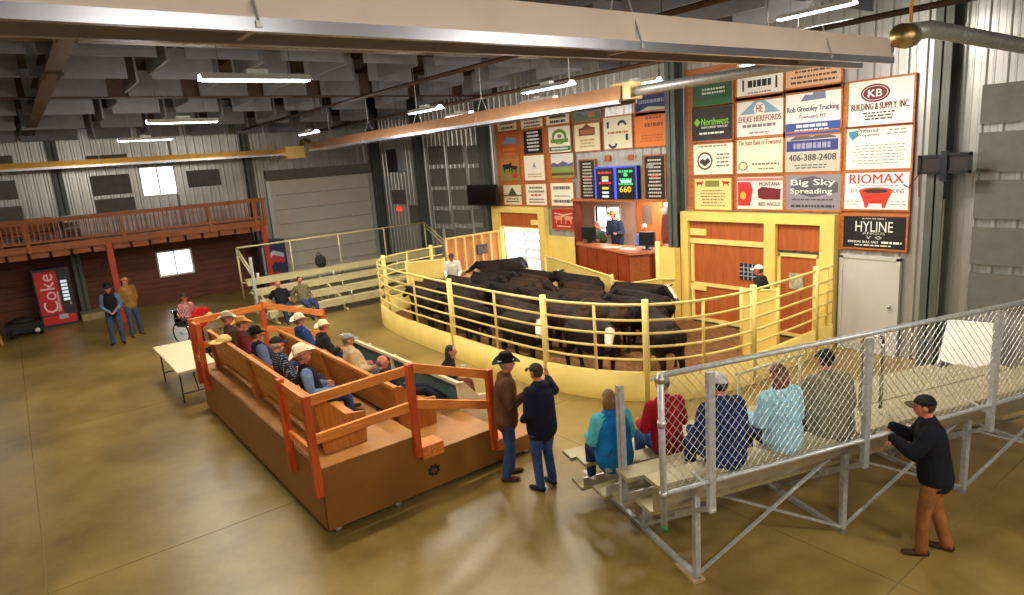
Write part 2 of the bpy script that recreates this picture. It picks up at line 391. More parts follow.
# --- balcony along the end wall
BXF = -25.1; BYE = on_x(263, 199, BXF).y
balc = thing('balcony', 'wooden balcony with baluster railing above the brown plank wall', None, (BXF, 3, 0), kind='structure')
mb = MB(); mb.box(WX+.03, BXF, Y0, BYE, 2.70, 2.78); mb.build('deck', M_BALC, balc)
mb = MB(); mb.box(BXF, BXF+.05, Y0, BYE, 2.62, 2.84); mb.build('rim_board', M_BALC, balc)
mb = MB(); mb.box(BXF-.02, BXF+.12, Y0, BYE+.03, 3.58, 3.64); mb.box(BXF+.02, BXF+.07, Y0, BYE, 3.5, 3.58); mb.build('top_rail', M_BALC, balc)
mb = MB(); mb.box(BXF+.02, BXF+.07, Y0, BYE, 2.9, 2.97); mb.build('bottom_rail', M_BALC, balc)
y = -2.6; me = None
while y < BYE-.05:
    mb = MB(); mb.box(BXF+.025, BXF+.06, y-.018, y+.018, 2.95, 3.52); mb.build('baluster', M_BALZ, balc); y += .135
for y in (-2.4, .3, 2.9, 5.6, BYE-.06, BYE-.4):
    mb = MB(); mb.box(BXF+.0, BXF+.1, y-.05, y+.05, 2.62, 3.6); mb.build('railing_post', M_BALZ, balc)
y = -2.5; k = 0
while y < BYE-.3:
    mb = MB(); mb.box(BXF-.32, BXF-.04, y, y+.47, 2.42+.02*(k % 2), 2.70); mb.build('joist_block', M_BALC, balc); y += .56; k += 1
mb = MB(); mb.box(BXF-.6, BXF-.45, Y0, BYE, 2.42, 2.62); mb.build('girder', M_BALC, balc)
for y, zt in ((on_z(125, 322).y, 2.5), (-4.0, 2.5), (BYE-.15, 2.5)):
    mb = MB(); mb.box(BXF-.1, BXF+.06, y-.09, y+.09, 0, zt+.2); mb.build('support_post', mat('red_post', (176, 62, 28), .6, var=.1), balc)
# ------------------------------------------------------------------ doors in the walls
od = thing('door_1', 'large white sectional overhead door in the far end wall', None, (WX, (DY0+DY1)/2, 0), kind='structure')
mb = MB(); mb.box(WX-.02, WX+.03, DY0-.1, DY1+.1, 0, DZ); mb.build('door_backing', M_PANEL, od)  # added sheet that stops daylight leaking through the section gaps
nrow = 7; hrow = DZ/nrow
M_DOORP = mat('overhead_door_panel', (206, 198, 184), .5, var=.03, scale=1.5)
for i in range(nrow):
    mb = MB(); mb.box(WX+.04, WX+.1, DY0, DY1, i*hrow+.008, (i+1)*hrow-.008); mb.build('door_section', M_DOORP, od)
    for y in (DY0+(DY1-DY0)*f for f in (.02, .26, .5, .74, .98)):
        mb = MB(); mb.box(WX+.1, WX+.125, y-.045, y+.045, (i+1)*hrow-.07, (i+1)*hrow+.06 if i < nrow-1 else (i+1)*hrow-.01); mb.build('hinge', M_GALV, od)
for y in (DY0-.09, DY1+.09):
    mb = MB(); mb.box(WX+.04, WX+.16, y-.08, y+.08, 0, DZ+.1); mb.build('door_track', M_GALV, od)
mb = MB(); mb.box(WX+.04, WX+.2, DY0-.15, DY1+.15, DZ, DZ+.42); mb.build('door_header', M_PANEL, od)
# white service door under the sign column
a = on_y(843.5, 254, WY); b = on_y(902, 256, WY)
sd = thing('door_2', 'plain off-white service door under the black wall sign', None, ((a.x+b.x)/2, WY, 0), kind='structure')
mb = MB(); mb.box(a.x+.05, b.x-.05, WY-.1, WY-.043, 0, a.z-.05); mb.build('door_leaf', M_DOORW, sd)
mb = MB(); mb.box(a.x-.02, a.x+.05, WY-.12, WY-.03, 0, a.z); mb.box(b.x-.05, b.x+.02, WY-.12, WY-.03, 0, a.z); mb.box(a.x-.02, b.x+.02, WY-.12, WY-.03, a.z-.05, a.z+.02); mb.build('door_frame', M_DOORW, sd)
mb = MB(); mb.ell((b.x-.14, WY-.14, 1.0), (.035, .035, .035)); mb.build('door_knob', M_CHROME, sd, True)
# ------------------------------------------------------------------ yellow gate portal on the far side of the ring (open doorway)
pt = thing('gate_portal', 'yellow framed cattle doorway standing open to the bright yard', 'gate', ((GX0+GX1)/2, WY, 0))
for x0, x1, z0, z1 in ((-18.62, GX0, 0, 2.82), (GX1, -15.8, 0, 2.82), (GX0, GX1, 2.62, 2.82)):
    mb = MB(); mb.box(x0, x1, WY-.22, WY-.043, z0, z1); mb.build('portal_beam', M_YELD, pt)
mb = MB(); mb.box(GX0, GX1, WY-.14, WY-.05, GZ, 2.62); mb.build('header_panel', M_OCH, pt)
mb = MB(); mb.box(GX1-.42, GX1, WY-.17, WY-.14, 2.24, 2.40); mb.build('latch_plate', M_YEL, pt)
mb = MB(); mb.box(GX0, GX1, WY-.16, WY-.05, GZ, GZ+.05); mb.build('lintel_bar', M_YEL, pt)
# snowy yard fence outside, seen through the doorway
M_SNOW = mat('snowy_yard', (236, 240, 246), .8, var=.03)
yb = MB(); yb.box(-24, -16.05, WY+.2, WY+9, -.06, -.01); struct('ground_outside', yb, M_SNOW)
yf = thing('yard_fence', 'pale rail fence outside the open cattle doorway', 'fence', (-17.5, WY+3, 0))
for z in (.35, .7, 1.05, 1.4, 1.75):
    mb = MB(); mb.box(-21.5, -16.2, WY+3, WY+3.06, z-.07, z+.07); mb.build('fence_rail', mat('pale_boards', (206, 206, 214), .7), yf)
for x in (-21, -19, -17.2):
    mb = MB(); mb.box(x-.07, x+.07, WY+3.06, WY+3.2, 0, 1.95); mb.build('fence_post', mat('pale_boards', (206, 206, 214), .7), yf)
# swung-open ribbed gate leaf
gl = thing('gate_leaf', 'orange plywood gate leaf with yellow ribs swung open by the doorway', 'gate', (-18.3, 12.3, 0))
mb = MB(); mb.box(-18.34, -18.31, 11.12, 13.25, .3, 2.0); mb.build('leaf_board', mat('pale_orange_plywood', (226, 158, 100), .6, rgb2=(206, 132, 78), scale=1.5), gl)
for i in range(7):
    y = 11.12+i*(2.13/6); mb = MB(); mb.box(-18.31, -18.24, y-.03, y+.03, .3, 2.0); mb.build('rib', M_YEL, gl)
for z in (.33, .62, .82, 1.98):
    mb = MB(); mb.box(-18.31, -18.23, 11.09, 13.28, z-.03, z+.03); mb.build('rail', M_YEL, gl)
mb = MB(); mb.box(-18.24, -18.2, 12.28, 12.7, 1.3, 1.62); mb.build('notice', mat('grey_notice', (120, 110, 108), .6, rgb2=(60, 56, 58), scale=14), gl)
# ------------------------------------------------------------------ right-hand yellow portal with orange doors
pa = on_y(684, 211.5, WY-.15); pb_ = on_y(837, 213, WY-.15)
PX0, PX1 = -10.5, -6.62
SX0, SX1 = -8.2, -7.93          # mullion between the wide and the narrow door
rp = thing('door_portal', 'yellow framed wall of orange plywood ring doors below the sign boards', 'gate', ((PX0+PX1)/2, WY, 0))
for x0, x1, z0, z1 in ((PX0, PX0+.22, 0, 2.8), (PX1-.3, PX1, 0, 2.8), (PX0+.22, PX1-.3, 2.58, 2.8), (SX0, SX1, 0, 2.58)):
    mb = MB(); mb.box(x0, x1, WY-.24, WY-.043, z0, z1); mb.build('portal_beam', M_YELD, rp)
def odoor(name, x0, x1, z0, z1):
    mb = MB(); mb.box(x0, x1, WY-.13, WY-.06, z0, z1); return mb.build(name, M_OCH, rp)
odoor('upper_panel', PX0+.22, SX0, 2.14, 2.58)
mb = MB(); mb.box(PX0+.22, SX0, WY-.17, WY-.06, 2.02, 2.14); mb.build('cross_bar', M_YEL, rp)
d1 = odoor('wide_door', PX0+.26, SX0-.04, .08, 2.0)
for z in (1.0, .1):
    mb = MB(); mb.box(PX0+.26, SX0-.04, WY-.17, WY-.12, z-.04, z+.04); mb.build('door_rail', M_YEL, d1)
for x in (PX0+.3,):
    mb = MB(); mb.box(x-.04, x+.04, WY-.17, WY-.12, .08, 2.0); mb.build('door_stile', M_YEL, d1)
for z in (.92, 2.3):
    mb = MB(); mb.box(PX0+.24, PX0+.7, WY-.18, WY-.13, z-.08, z+.08); mb.build('hinge_plate', M_YEL, rp)
a = on_y(740, 263, WY-.15); b = on_y(757, 281, WY-.15)
mb = MB(); mb.box(a.x, b.x, WY-.16, WY-.125, b.z, a.z); gw = mb.build('wire_window', mat('dark_window', (46, 44, 52), .3, var=.1), d1)
for i in range(1, 4):
    x = a.x+(b.x-a.x)*i/4; z = b.z+(a.z-b.z)*i/4
    mb = MB(); mb.box(x-.012, x+.012, WY-.175, WY-.16, b.z, a.z); mb.box(a.x, b.x, WY-.175, WY-.16, z-.012, z+.012); mb.build('window_bar', M_GALV, gw)
odoor('upper_panel', SX1, PX1-.3, 2.0, 2.58)
d2 = odoor('narrow_door', SX1+.06, PX1-.36, .08, 1.88)
for x in (SX1+.06, PX1-.36):
    mb = MB(); mb.box(x-.035, x+.035, WY-.17, WY-.12, .08, 1.92); mb.build('door_stile', M_YEL, d2)
for z in (1.9, .1):
    mb = MB(); mb.box(SX1+.03, PX1-.33, WY-.17, WY-.12, z-.035, z+.035); mb.build('door_rail', M_YEL, d2)
mb = MB(); mb.box(SX1+.3, SX1+.62, WY-.15, WY-.125, 1.15, 1.5); mb.build('notice', mat('pale_notice', (206, 200, 150), .6, rgb2=(120, 130, 120), scale=12), d2)
# ------------------------------------------------------------------ sale ring
def catmull(P, n=8):
    out = []
    for i in range(len(P)-1):
        p0 = P[max(i-1, 0)]; p1 = P[i]; p2 = P[i+1]; p3 = P[min(i+2, len(P)-1)]
        for j in range(n):
            t = j/n; out.append(tuple(.5*((2*p1[k])+(-p0[k]+p2[k])*t+(2*p0[k]-5*p1[k]+4*p2[k]-p3[k])*t*t+(-p0[k]+3*p1[k]-3*p2[k]+p3[k])*t**3) for k in (0, 1)))
    out.append(tuple(P[-1])); return out
RP = catmull([(-18.35, 11.0), (-18.3, 10.0), (-18.0, 8.9), (-17.2, 8.1), (-15.6, 7.72), (-14.0, 7.62), (-12.5, 7.58), (-11, 7.57), (-9.7, 7.62), (-8.6, 7.82), (-7.6, 8.32), (-6.95, 9.1), (-6.65, 10.2), (-6.6, 11.4), (-6.6, 12.4), (-6.6, 13.2)], 6)
cum = [0]
for i in range(len(RP)-1): cum.append(cum[-1]+math.dist(RP[i], RP[i+1]))
def rp_at(s):
    s = max(0, min(cum[-1], s))
    for i in range(len(RP)-1):
        if s <= cum[i+1]: t = (s-cum[i])/(cum[i+1]-cum[i]); return tuple(RP[i][k]*(1-t)+RP[i+1][k]*t for k in (0, 1)), math.atan2(RP[i+1][1]-RP[i][1], RP[i+1][0]-RP[i][0])
    return RP[-1], math.pi/2
ring = thing('sale_ring_fence', 'yellow curved pipe-rail fence with solid skirt around the cattle ring', 'fence', (-12.5, 7.6, 0))
SK = .54
def offs(d):
    out = []
    for i, p in enumerate(RP):
        a = RP[max(i-1, 0)]; b = RP[min(i+1, len(RP)-1)]; t = Vector((b[0]-a[0], b[1]-a[1])).normalized(); out.append((p[0]+t.y*d, p[1]-t.x*d))
    return out
o1, o2 = offs(.04), offs(-.04)
mb = MB(); n = len(RP)
mb.add([(p[0], p[1], z) for z in (0, SK) for p in o1]+[(p[0], p[1], z) for z in (0, SK) for p in o2],
       [(i, i+1, n+i+1, n+i) for i in range(n-1)]+[(2*n+i+1, 2*n+i, 3*n+i, 3*n+i+1) for i in range(n-1)]+[(n+i, n+i+1, 3*n+i+1, 3*n+i) for i in range(n-1)])
mb.build('skirt', M_YELD, ring, True)
for z in (1.77, 1.49, 1.25, 1.01, .77):
    mb = MB(); mb.tube([(p[0], p[1], z) for p in RP], .027 if z > 1.6 else .024, 8); mb.build('pipe_rail', M_YEL, ring, True)
def near_s(px, py, z=1.77):
    q = on_z(px, py, z); return min(range(len(RP)), key=lambda i: (RP[i][0]-q.x)**2+(RP[i][1]-q.y)**2)
mains = [cum[near_s(*p)] for p in ((430, 248), (388, 258), (452, 283), (545, 300), (649, 305), (755, 291), (808, 270))]
for s in mains:
    (x, y), a = rp_at(s); mb = MB(); mb.tube([(x, y, 0), (x, y, 1.86)], .062, 10); mb.build('ring_post', M_YEL, ring, True)
(x, y), a = rp_at(mains[-1]+.0)
mins = [cum[near_s(*p)] for p in ((404, 252), (418, 273), (497, 292), (597, 304), (708, 302), (832, 268))]
for s in mins:
    (x, y), a = rp_at(s); mb = MB(); mb.tube([(x, y, SK), (x, y, 1.77)], .028, 8); mb.build('picket', M_YEL, ring, True)
# scalloped ladder plate at the tight corner
(x, y), a = rp_at(cum[near_s(381, 262)])
for k in range(5):
    z = .66+.24*k; mb = MB(); mb.tube([(x+.09*math.cos(2*math.pi*j/12)*math.cos(a), y+.09*math.cos(2*math.pi*j/12)*math.sin(a), z+.09*math.sin(2*math.pi*j/12)) for j in range(12)], .02, 6, True)
    mb.build('latch_ring', M_YEL, ring, True)
# mulch bedding
M_MULCH = mat('mulch_bedding', (140, 94, 46), .95, rgb2=(92, 58, 26), scale=9, bump=.6, bscale=30)
mb = MB(); inner = offs(-.05); mb.add([(p[0], p[1], .03) for p in inner]+[(PX1, WY-.2, .03), (-18.3, WY-.2, .03)], [tuple(range(len(inner)+2))])
struct('floor_bedding', mb, M_MULCH)
# shields inside the ring
def shield(x, y, rz, w, h, label, post=True):
    t = thing('ring_shield', label, 'shield', (x, y, .03), rz)
    mb = MB(); mb.box(-w/2, w/2, -.02, .02, .02, h); mb.build('shield_plate', M_YELD, t, local=True)
    for sx in (-w/2, w/2): mb = MB(); mb.tube([(sx, 0, 0), (sx, 0, h+.06)], .035, 8); mb.build('shield_post', M_YEL, t, True, local=True)
    mb = MB(); mb.tube([(-w/2, 0, h), (w/2, 0, h)], .03, 8); mb.build('shield_cap', M_YEL, t, True, local=True)
    return t
shield(-17.35, 9.75, math.radians(62), 1.15, 1.5, 'solid yellow safety shield in front of the white-shirted handler')
shield(-7.35, 11.75, math.radians(28), .7, 1.4, 'solid yellow safety shield in front of the white-capped handler')
# low yellow barrier before the counter, and boxed corner
t = thing('ring_barrier', 'low sloping yellow plate barrier below the auction counter', 'barrier', (-13.9, 12.9, .03))
mb = MB(); mb.prism([(-15.75, 13.2, .03), (-11.9, 12.2, .03), (-11.9, 12.2, 1.18), (-15.75, 13.2, 1.3)], (.02, .06, 0)); mb.build('barrier_plate', M_YELD, t)
mb = MB(); mb.tube([(-15.75, 13.2, 1.3), (-11.9, 12.2, 1.18)], .03, 8); mb.build('barrier_cap', M_YEL, t, True)
for p in ((-11.9, 12.2), (-15.75, 13.2)):
    mb = MB(); mb.tube([(p[0], p[1], .0), (p[0], p[1], 1.25)], .04, 8); mb.build('barrier_post', M_YEL, t, True)
t = thing('ring_barrier', 'tall boxed yellow corner barrier between the counter and the orange doors', 'barrier', (-10.8, 13.1, .03))
mb = MB(); mb.box(-11.0, -10.5, 13.02, 13.24, .03, 1.9); mb.build('barrier_plate', M_YELD, t)
mb = MB(); mb.tube([(-11.02, 13.0, .03), (-11.02, 13.0, 2.05)], .07, 10); mb.build('barrier_post', M_YEL, t, True)
mb = MB(); mb.tube([(-11.85, 12.12, 1.1), (-11.25, 12.16, 1.08), (-10.9, 12.95, 1.1), (-10.5, 13.0, 1.12)], .025, 8); mb.build('barrier_rail', M_YEL, t, True)
for p, q in (((-11.85, 12.12), (-11.25, 12.16)), ((-11.25, 12.16), (-10.9, 12.95))): mb = MB(); mb.prism([(*p, .03), (*q, .03), (*q, 1.08), (*p, 1.06)], (.02, .04, 0)); mb.build('barrier_plate', M_YELD, t)
# yellow dado between portal and counter
mb = MB(); mb.box(-15.8, -14.5, WY-.1, WY-.043, 0, 1.92); struct('trim_1', mb, M_YELD)
# ------------------------------------------------------------------ auction box
M_CTR = wood('red_mahogany_counter', (156, 66, 30), (128, 46, 18), 'Z', .35, .3)
M_CTR2 = wood('brown_counter_side', (168, 92, 48), (140, 70, 30), 'X', .4)
M_RM = mat('pinkish_room_wall', (206, 166, 144), .7, var=.03)
ct = thing('auction_counter', 'raised reddish wood auction counter with angled front', 'counter', (-12.6, 13, 0))
ctop = [(-14.5, 13.46), (-14.3, 13.2), (-11.45, 12.45), (-11.12, 12.9), (-11.12, 13.46)]
def shrink(P, d): c = Vector((sum(p[0] for p in P)/len(P), sum(p[1] for p in P)/len(P))); return [tuple(Vector(p)+(c-Vector(p)).normalized()*d) for p in P]
mb = MB(); mb.prism([(x, y, 1.74) for x, y in ctop], (0, 0, .06)); mb.build('counter_top', wood('counter_top_wood', (206, 128, 84), (178, 96, 56), 'X', .35, .3), ct)
bs = shrink(ctop, .12)
mb = MB(); mb.prism([(x, y, .55) for x, y in bs], (0, 0, 1.19)); mb.build('counter_base', [M_CTR], ct)
a, b = Vector(bs[1]), Vector(bs[2])
nn = Vector((b.y-a.y, -(b.x-a.x))).normalized()
for i in range(5):
    p = a+(b-a)*(i/5+.01); q = a+(b-a)*((i+1)/5-.01); mb = MB(); mb.bar((p.x+nn.x*.01, p.y+nn.y*.01, 1.15), (q.x+nn.x*.01, q.y+nn.y*.01, 1.15), .03, 1.1); mb.build('front_board', M_CTR, ct)
a, b = Vector(bs[2]), Vector(bs[3]); nn = Vector((b.y-a.y, -(b.x-a.x))).normalized()
mb = MB(); mb.bar((a.x+nn.x*.01, a.y+nn.y*.01, 1.15), (b.x+nn.x*.01, b.y+nn.y*.01, 1.15), .03, 1.1); mb.build('side_board', M_CTR2, ct)
# room behind
RY = 15.0
mb = MB()
rw = (-15.25, -14.2, 1.8, 2.66)     # daylight window in the office
for x0, x1, z0, z1 in ((-16, rw[0], .9, 3.5), (rw[1], -9.5, .9, 3.5), (rw[0], rw[1], .9, rw[2]), (rw[0], rw[1], rw[3], 3.5)): mb.box(x0, x1, RY, RY+.1, z0, z1)
mb.box(-16.1, -16, WY, RY, .9, 3.5); mb.box(-9.5, -9.4, WY, RY, .9, 3.5)
struct('wall_office', mb, M_RM)
mb = MB(); mb.box(-16, -9.5, WY+.02, RY, .88, .92); struct('floor_office', mb, M_PLATF)
mb = MB(); mb.box(-16, -9.5, WY+.05, RY, 3.3, 3.36); struct('ceiling_office', mb, M_WHITE)
mb = MB(); c = (rw[0]+rw[1])/2
for x0, x1 in ((rw[0]-.05, rw[0]), (rw[1], rw[1]+.05), (c-.03, c+.03)): mb.box(x0, x1, RY-.03, RY+.1, rw[2]-.05, rw[3]+.05)
mb.box(rw[0], rw[1], RY-.03, RY+.1, rw[2]-.05, rw[2]); mb.box(rw[0], rw[1], RY-.03, RY+.1, rw[3], rw[3]+.05)
w3 = struct('window_3', mb, M_WHITE)
for x0, x1 in ((rw[0], c-.03), (c+.03, rw[1])): g = MB(); g.box(x0, x1, RY+.04, RY+.05, rw[2], rw[3]); struct('pane', g, M_GLASS, w3)
mb = MB(); mb.box(-13.45, -12.45, RY-.06, RY-.005, .92, 3.0); d3 = struct('door_3', mb, wood('office_door', (206, 116, 62), (180, 92, 44), 'Z'))
mb = MB(); mb.box(-13.2, -12.85, RY-.08, RY-.06, 2.2, 2.75); mb.build('door_window', mat('dim_glass', (120, 96, 84), .2, var=0), d3)
# opening jambs
mb = MB(); mb.box(OX0-.12, OX0, WY-.1, WY+.12, OZ0, OZ1+.05); struct('trim_2', mb, mat('dark_red_jamb', (120, 40, 28), .6, var=.1))
mb = MB(); mb.box(OX0-.12, OX1+.1, WY-.16, WY+.12, OZ1, OZ1+.07); struct('trim_3', mb, M_FRAME)
mb = MB(); mb.box(OX1, OX1+.08, WY-.06, WY+.12, OZ0, OZ1); struct('trim_4', mb, M_FRAME)
# ------------------------------------------------------------------ signs
class Board:
    """flat print on a plane: u to the reader's right, v up, both 0..1"""
    def __init__(s, o, ru, rv, w, h, nrm): s.o = Vector(o); s.ru = Vector(ru); s.rv = Vector(rv); s.w = w; s.h = h; s.n = Vector(nrm); s.mb = MB(); s.mats = []; s.layer = 0; s.sh = []
    def k(s, c):
        m = c if not isinstance(c, tuple) else flat(c)
        if m not in s.mats: s.mats.append(m)
        return s.mats.index(m)
    def P(s, u, v): return s.o+s.ru*(u*s.w)+s.rv*(v*s.h)+s.n*(.0012*(1+s.layer))
    def poly(s, pts, c): s.layer += 1; m = MB(); m.add([s.P(u, v) for u, v in pts], [tuple(range(len(pts)))]); s.sh.append((m, c if not isinstance(c, tuple) else flat(c)))
    def rect(s, u0, v0, u1, v1, c): s.poly([(u0, v0), (u1, v0), (u1, v1), (u0, v1)], c)
    def ell(s, u, v, ru, rv, c, n=20): s.poly([(u+ru*math.cos(2*math.pi*i/n), v+rv*math.sin(2*math.pi*i/n)) for i in range(n)], c)
    def text(s, t, u, v, w, h, c, bold=.006, rot=False):
        vs, fs = text_verts(t)
        for du in ((-.012*h, .012*h) if bold else (0,)):        # heavy strokes: two passes side by side
            s.layer += .5; dw = du*s.h/s.w*2.4
            pts = [s.P(u-b*w+dw, v+a*h) for a, b in vs] if rot else [s.P(u+a*w+dw, v+b*h) for a, b in vs]
            s.mb.add(pts, fs, s.k(c))
    def lines(s, u0, u1, v0, v1, n, c, seed=0, fill=.5):
        """rows of print too small to read"""
        r = random.Random(seed); s.layer += 1; dv = (v1-v0)/n
        for i in range(n):
            vv = v1-dv*(i+.5); m = (u1-u0)*r.uniform(0, .12); u = u0+m
            while u < u1-m:
                w = min(r.uniform(.03, .11), u1-m-u)
                if w < .01: break
                s.mb.add([s.P(u, vv-dv*fill/2), s.P(u+w, vv-dv*fill/2), s.P(u+w, vv+dv*fill/2), s.P(u, vv+dv*fill/2)], [(0, 1, 2, 3)], s.k(c)); u += w+.018
    def done(s, parent, name='lettering'):
        for m, c in s.sh: m.build('emblem', c, parent)
        if s.mb.f: s.mb.build(name, s.mats, parent)['kind'] = 'stuff'
def sign(label, box, bgc, draw=None, frame=.035, pos=WY, cat='sign', name='wall_sign', seed=0):
    a = on_y(box[0], box[1], pos-.1); b = on_y(box[2], box[3], pos-.1)
    x0, x1, z0, z1 = a.x, b.x, b.z, a.z
    t = thing(name, label, cat, ((x0+x1)/2, pos-.06, z0), group=None)
    mb = MB(); mb.box(x0-frame, x1+frame, pos-.085, pos-.046, z0-frame, z0); mb.box(x0-frame, x1+frame, pos-.085, pos-.046, z1, z1+frame)
    mb.box(x0-frame, x0, pos-.085, pos-.046, z0, z1); mb.box(x1, x1+frame, pos-.085, pos-.046, z0, z1); mb.build('frame', M_FRAME, t)
    mb = MB(); mb.box(x0, x1, pos-.075, pos-.05, z0, z1); mb.build('panel', flat(bgc) if isinstance(bgc, tuple) else bgc, t)
    if draw:
        B = Board((x0, pos-.0755, z0), (1, 0, 0), (0, 0, 1), x1-x0, z1-z0, (0, -1, 0)); draw(B); B.done(t)
    return t
WH, BK, RD, BL, GR, OR, CR_ = (240, 238, 230), (26, 22, 22), (178, 40, 36), (36, 62, 140), (58, 110, 60), (214, 116, 40), (232, 222, 196)
DB = (60, 40, 34)
def g1(x, y): return (480+x/3.305, 50+y/3.305)
def G1(x0, y0, x1, y1): return g1(x0, y0)+g1(x1, y1)
def g2(x, y): return (680+x/2.588, 40+y/2.588)
def G2(x0, y0, x1, y1): return g2(x0, y0)+g2(x1, y1)
def cow_shape(B, u, v, s, c, flip=1):
    P = [(-.5, .1), (-.45, .3), (.25, .32), (.36, .46), (.5, .4), (.52, .25), (.38, .16), (.34, -.02), (.3, -.45), (.22, -.45), (.2, -.1), (-.22, -.12), (-.26, -.45), (-.36, -.45), (-.38, 0)]
    B.poly([(u+flip*a*s, v+b*s*B.w/B.h*.75) for a, b in P][::flip], c)
# --- left block of boards, upper partial row
sign('narrow white board with small dark print at the far top end of the boards', G1(55, 236, 120, 264), (224, 212, 182), lambda B: B.lines(.1, .9, .1, .9, 2, DB, 1))
sign('narrow cream board with small print above the black text board', G1(132, 224, 206, 256), CR_, lambda B: B.lines(.08, .92, .1, .9, 3, DB, 2))
sign('narrow cream board with dark heading above the green arch sign', G1(215, 206, 294, 244), CR_, lambda B: (B.rect(.15, .5, .85, .85, (70, 60, 50)), B.lines(.15, .85, .1, .45, 1, DB, 3)))
sign('narrow teal and grey landscape board above the brown banner sign', G1(303, 190, 398, 234), (110, 132, 128), lambda B: (B.poly([(0, 0), (1, 0), (1, .5), (.75, .7), (.5, .4), (.2, .6), (0, .35)], (86, 110, 84)), B.rect(.55, .3, .8, .6, (178, 120, 80))))
sign('dark blue board with white stripe above the orange sign', G1(510, 155, 620, 206), (36, 56, 112), lambda B: (B.poly([(.1, .2), (.9, .1), (.9, .32), (.4, .42)], (206, 200, 186)), B.lines(.1, .9, .5, .85, 1, (150, 160, 190), 4)))
# row 1
sign('orange brown board with a blue grey picture at the far end of its row', G1(60, 274, 126, 354), (186, 92, 40), lambda B: (B.poly([(.1, .55), (.4, .8), (.9, .75), (.9, .5)], (110, 140, 160)), B.lines(.1, .9, .05, .4, 2, (210, 120, 60), 5)))
sign('black board filled with rows of white lettering', G1(140, 264, 207, 340), BK, lambda B: B.lines(.12, .88, .08, .92, 6, WH, 6))
sign('white sign with a green arch emblem and green strip', G1(222, 253, 299, 336), (240, 236, 216), lambda B: (B.ell(.5, .58, .34, .28, (96, 150, 60)), B.ell(.5, .54, .24, .2, (240, 236, 216)), B.rect(.1, .36, .9, .5, (108, 152, 66)), B.ell(.52, .6, .1, .07, (120, 120, 116)), B.rect(.02, .06, .98, .22, (70, 122, 50)), B.lines(.1, .9, .08, .2, 1, WH, 7)))
sign('cream sign with a brown scalloped banner emblem', G1(308, 241, 396, 330), (240, 226, 186), lambda B: (B.poly([(.18, .52), (.82, .52), (.82, .78), (.66, .8), (.5, .92), (.34, .8), (.18, .78)], (118, 66, 36)), B.rect(.24, .58, .76, .72, (170, 104, 48)), B.lines(.2, .8, .1, .42, 3, (190, 160, 110), 8)))
def swirl(B):
    n = 14
    for u, v, f in ((.66, .78, 1), (.32, .22, -1)):
        pts = [(u+.16*math.cos(math.pi*i/n)*1, v-.06+f*.16*math.sin(math.pi*i/n)) for i in range(n+1)]+[(u+.09*math.cos(math.pi*i/n), v-.06+f*.07*math.sin(math.pi*i/n)) for i in range(n, -1, -1)]
        B.poly(pts if f > 0 else pts[::-1], (30, 52, 96))
    B.rect(.12, .66, .2, .86, (30, 52, 96)); B.rect(.78, .24, .87, .44, (30, 52, 96)); B.lines(.1, .9, .44, .58, 1, (190, 120, 60), 9)
sign('white sign with dark blue curved arrows around small lettering', G1(405, 226, 502, 322), (240, 232, 200), swirl)
sign('plain orange sign with faint dark brand scribbles', G1(508, 211, 626, 313), (232, 128, 50), lambda B: (B.lines(.25, .85, .55, .7, 1, (150, 70, 30), 10, .7), B.lines(.3, .8, .76, .9, 1, (160, 76, 32), 11), B.lines(.15, .85, .12, .36, 3, (196, 96, 40), 12)))
# row 2
sign('dark painted pasture board with black cattle and green grass', G1(65, 357, 131, 430), (140, 130, 60), lambda B: (B.rect(0, .6, 1, 1, (190, 120, 60)), cow_shape(B, .35, .55, .5, BK), cow_shape(B, .7, .5, .4, BK, -1), B.rect(.6, .1, .9, .3, (190, 60, 40))))
sign('white board with a tiny blue figure in the middle', G1(142, 351, 214, 430), (236, 228, 206), lambda B: (B.poly([(.4, .45), (.5, .75), (.6, .45), (.5, .55)], (120, 140, 180)), B.lines(.15, .85, .1, .3, 2, (200, 140, 110), 13)))
sign('landscape board with violet hills, pale sky and green meadow', G1(231, 344, 309, 420), (216, 210, 200), lambda B: (B.rect(0, 0, 1, .45, (130, 150, 64)), B.poly([(0, .45), (1, .45), (1, .62), (.8, .55), (.55, .68), (.3, .56), (.1, .64), (0, .55)], (96, 92, 140)), B.rect(0, .08, 1, .2, (92, 70, 50))))
def listing(seed):
    def f(B):
        B.rect(.04, .02, .96, .98, (30, 24, 22)); B.lines(.15, .85, .05, .95, 11, (206, 196, 176), seed, .45); B.rect(.3, .52, .7, .56, (160, 40, 34)); B.rect(.1, .74, .45, .82, (150, 146, 140)) if seed % 2 else None
    return f
sign('tall black rate board beside the blue framed display, on the side of the landscape board', G1(326, 366, 381, 493), (40, 30, 26), listing(20))
sign('tall black rate board with grey emblem next to the steel column', G1(541, 352, 611, 497), (40, 30, 26), listing(21))
# row 3
sign('small cream sign with a green tree emblem over dark lines', G1(75, 447, 138, 512), (226, 214, 178), lambda B: (B.poly([(.25, .5), (.5, .9), (.75, .5)], (60, 84, 50)), B.rect(0, .42, 1, .5, (110, 84, 50)), B.lines(.1, .9, .1, .36, 2, DB, 22)))
sign('white sign with rows of red and grey lettering', G1(148, 444, 221, 513), (236, 226, 204), lambda B: (B.lines(.1, .9, .55, .92, 2, (110, 90, 80), 23), B.lines(.2, .8, .38, .56, 1, RD, 24), B.lines(.12, .9, .06, .34, 2, (120, 100, 90), 25)))
sign('white sign with two rows of wide grey lettering above the red cow sign', G1(231, 440, 309, 515), (236, 230, 206), lambda B: (B.lines(.04, .96, .66, .9, 1, (90, 84, 76), 26, .6), B.lines(.1, .9, .36, .48, 1, (150, 140, 120), 27), B.lines(.1, .9, .08, .3, 1, (90, 84, 76), 28, .6)))
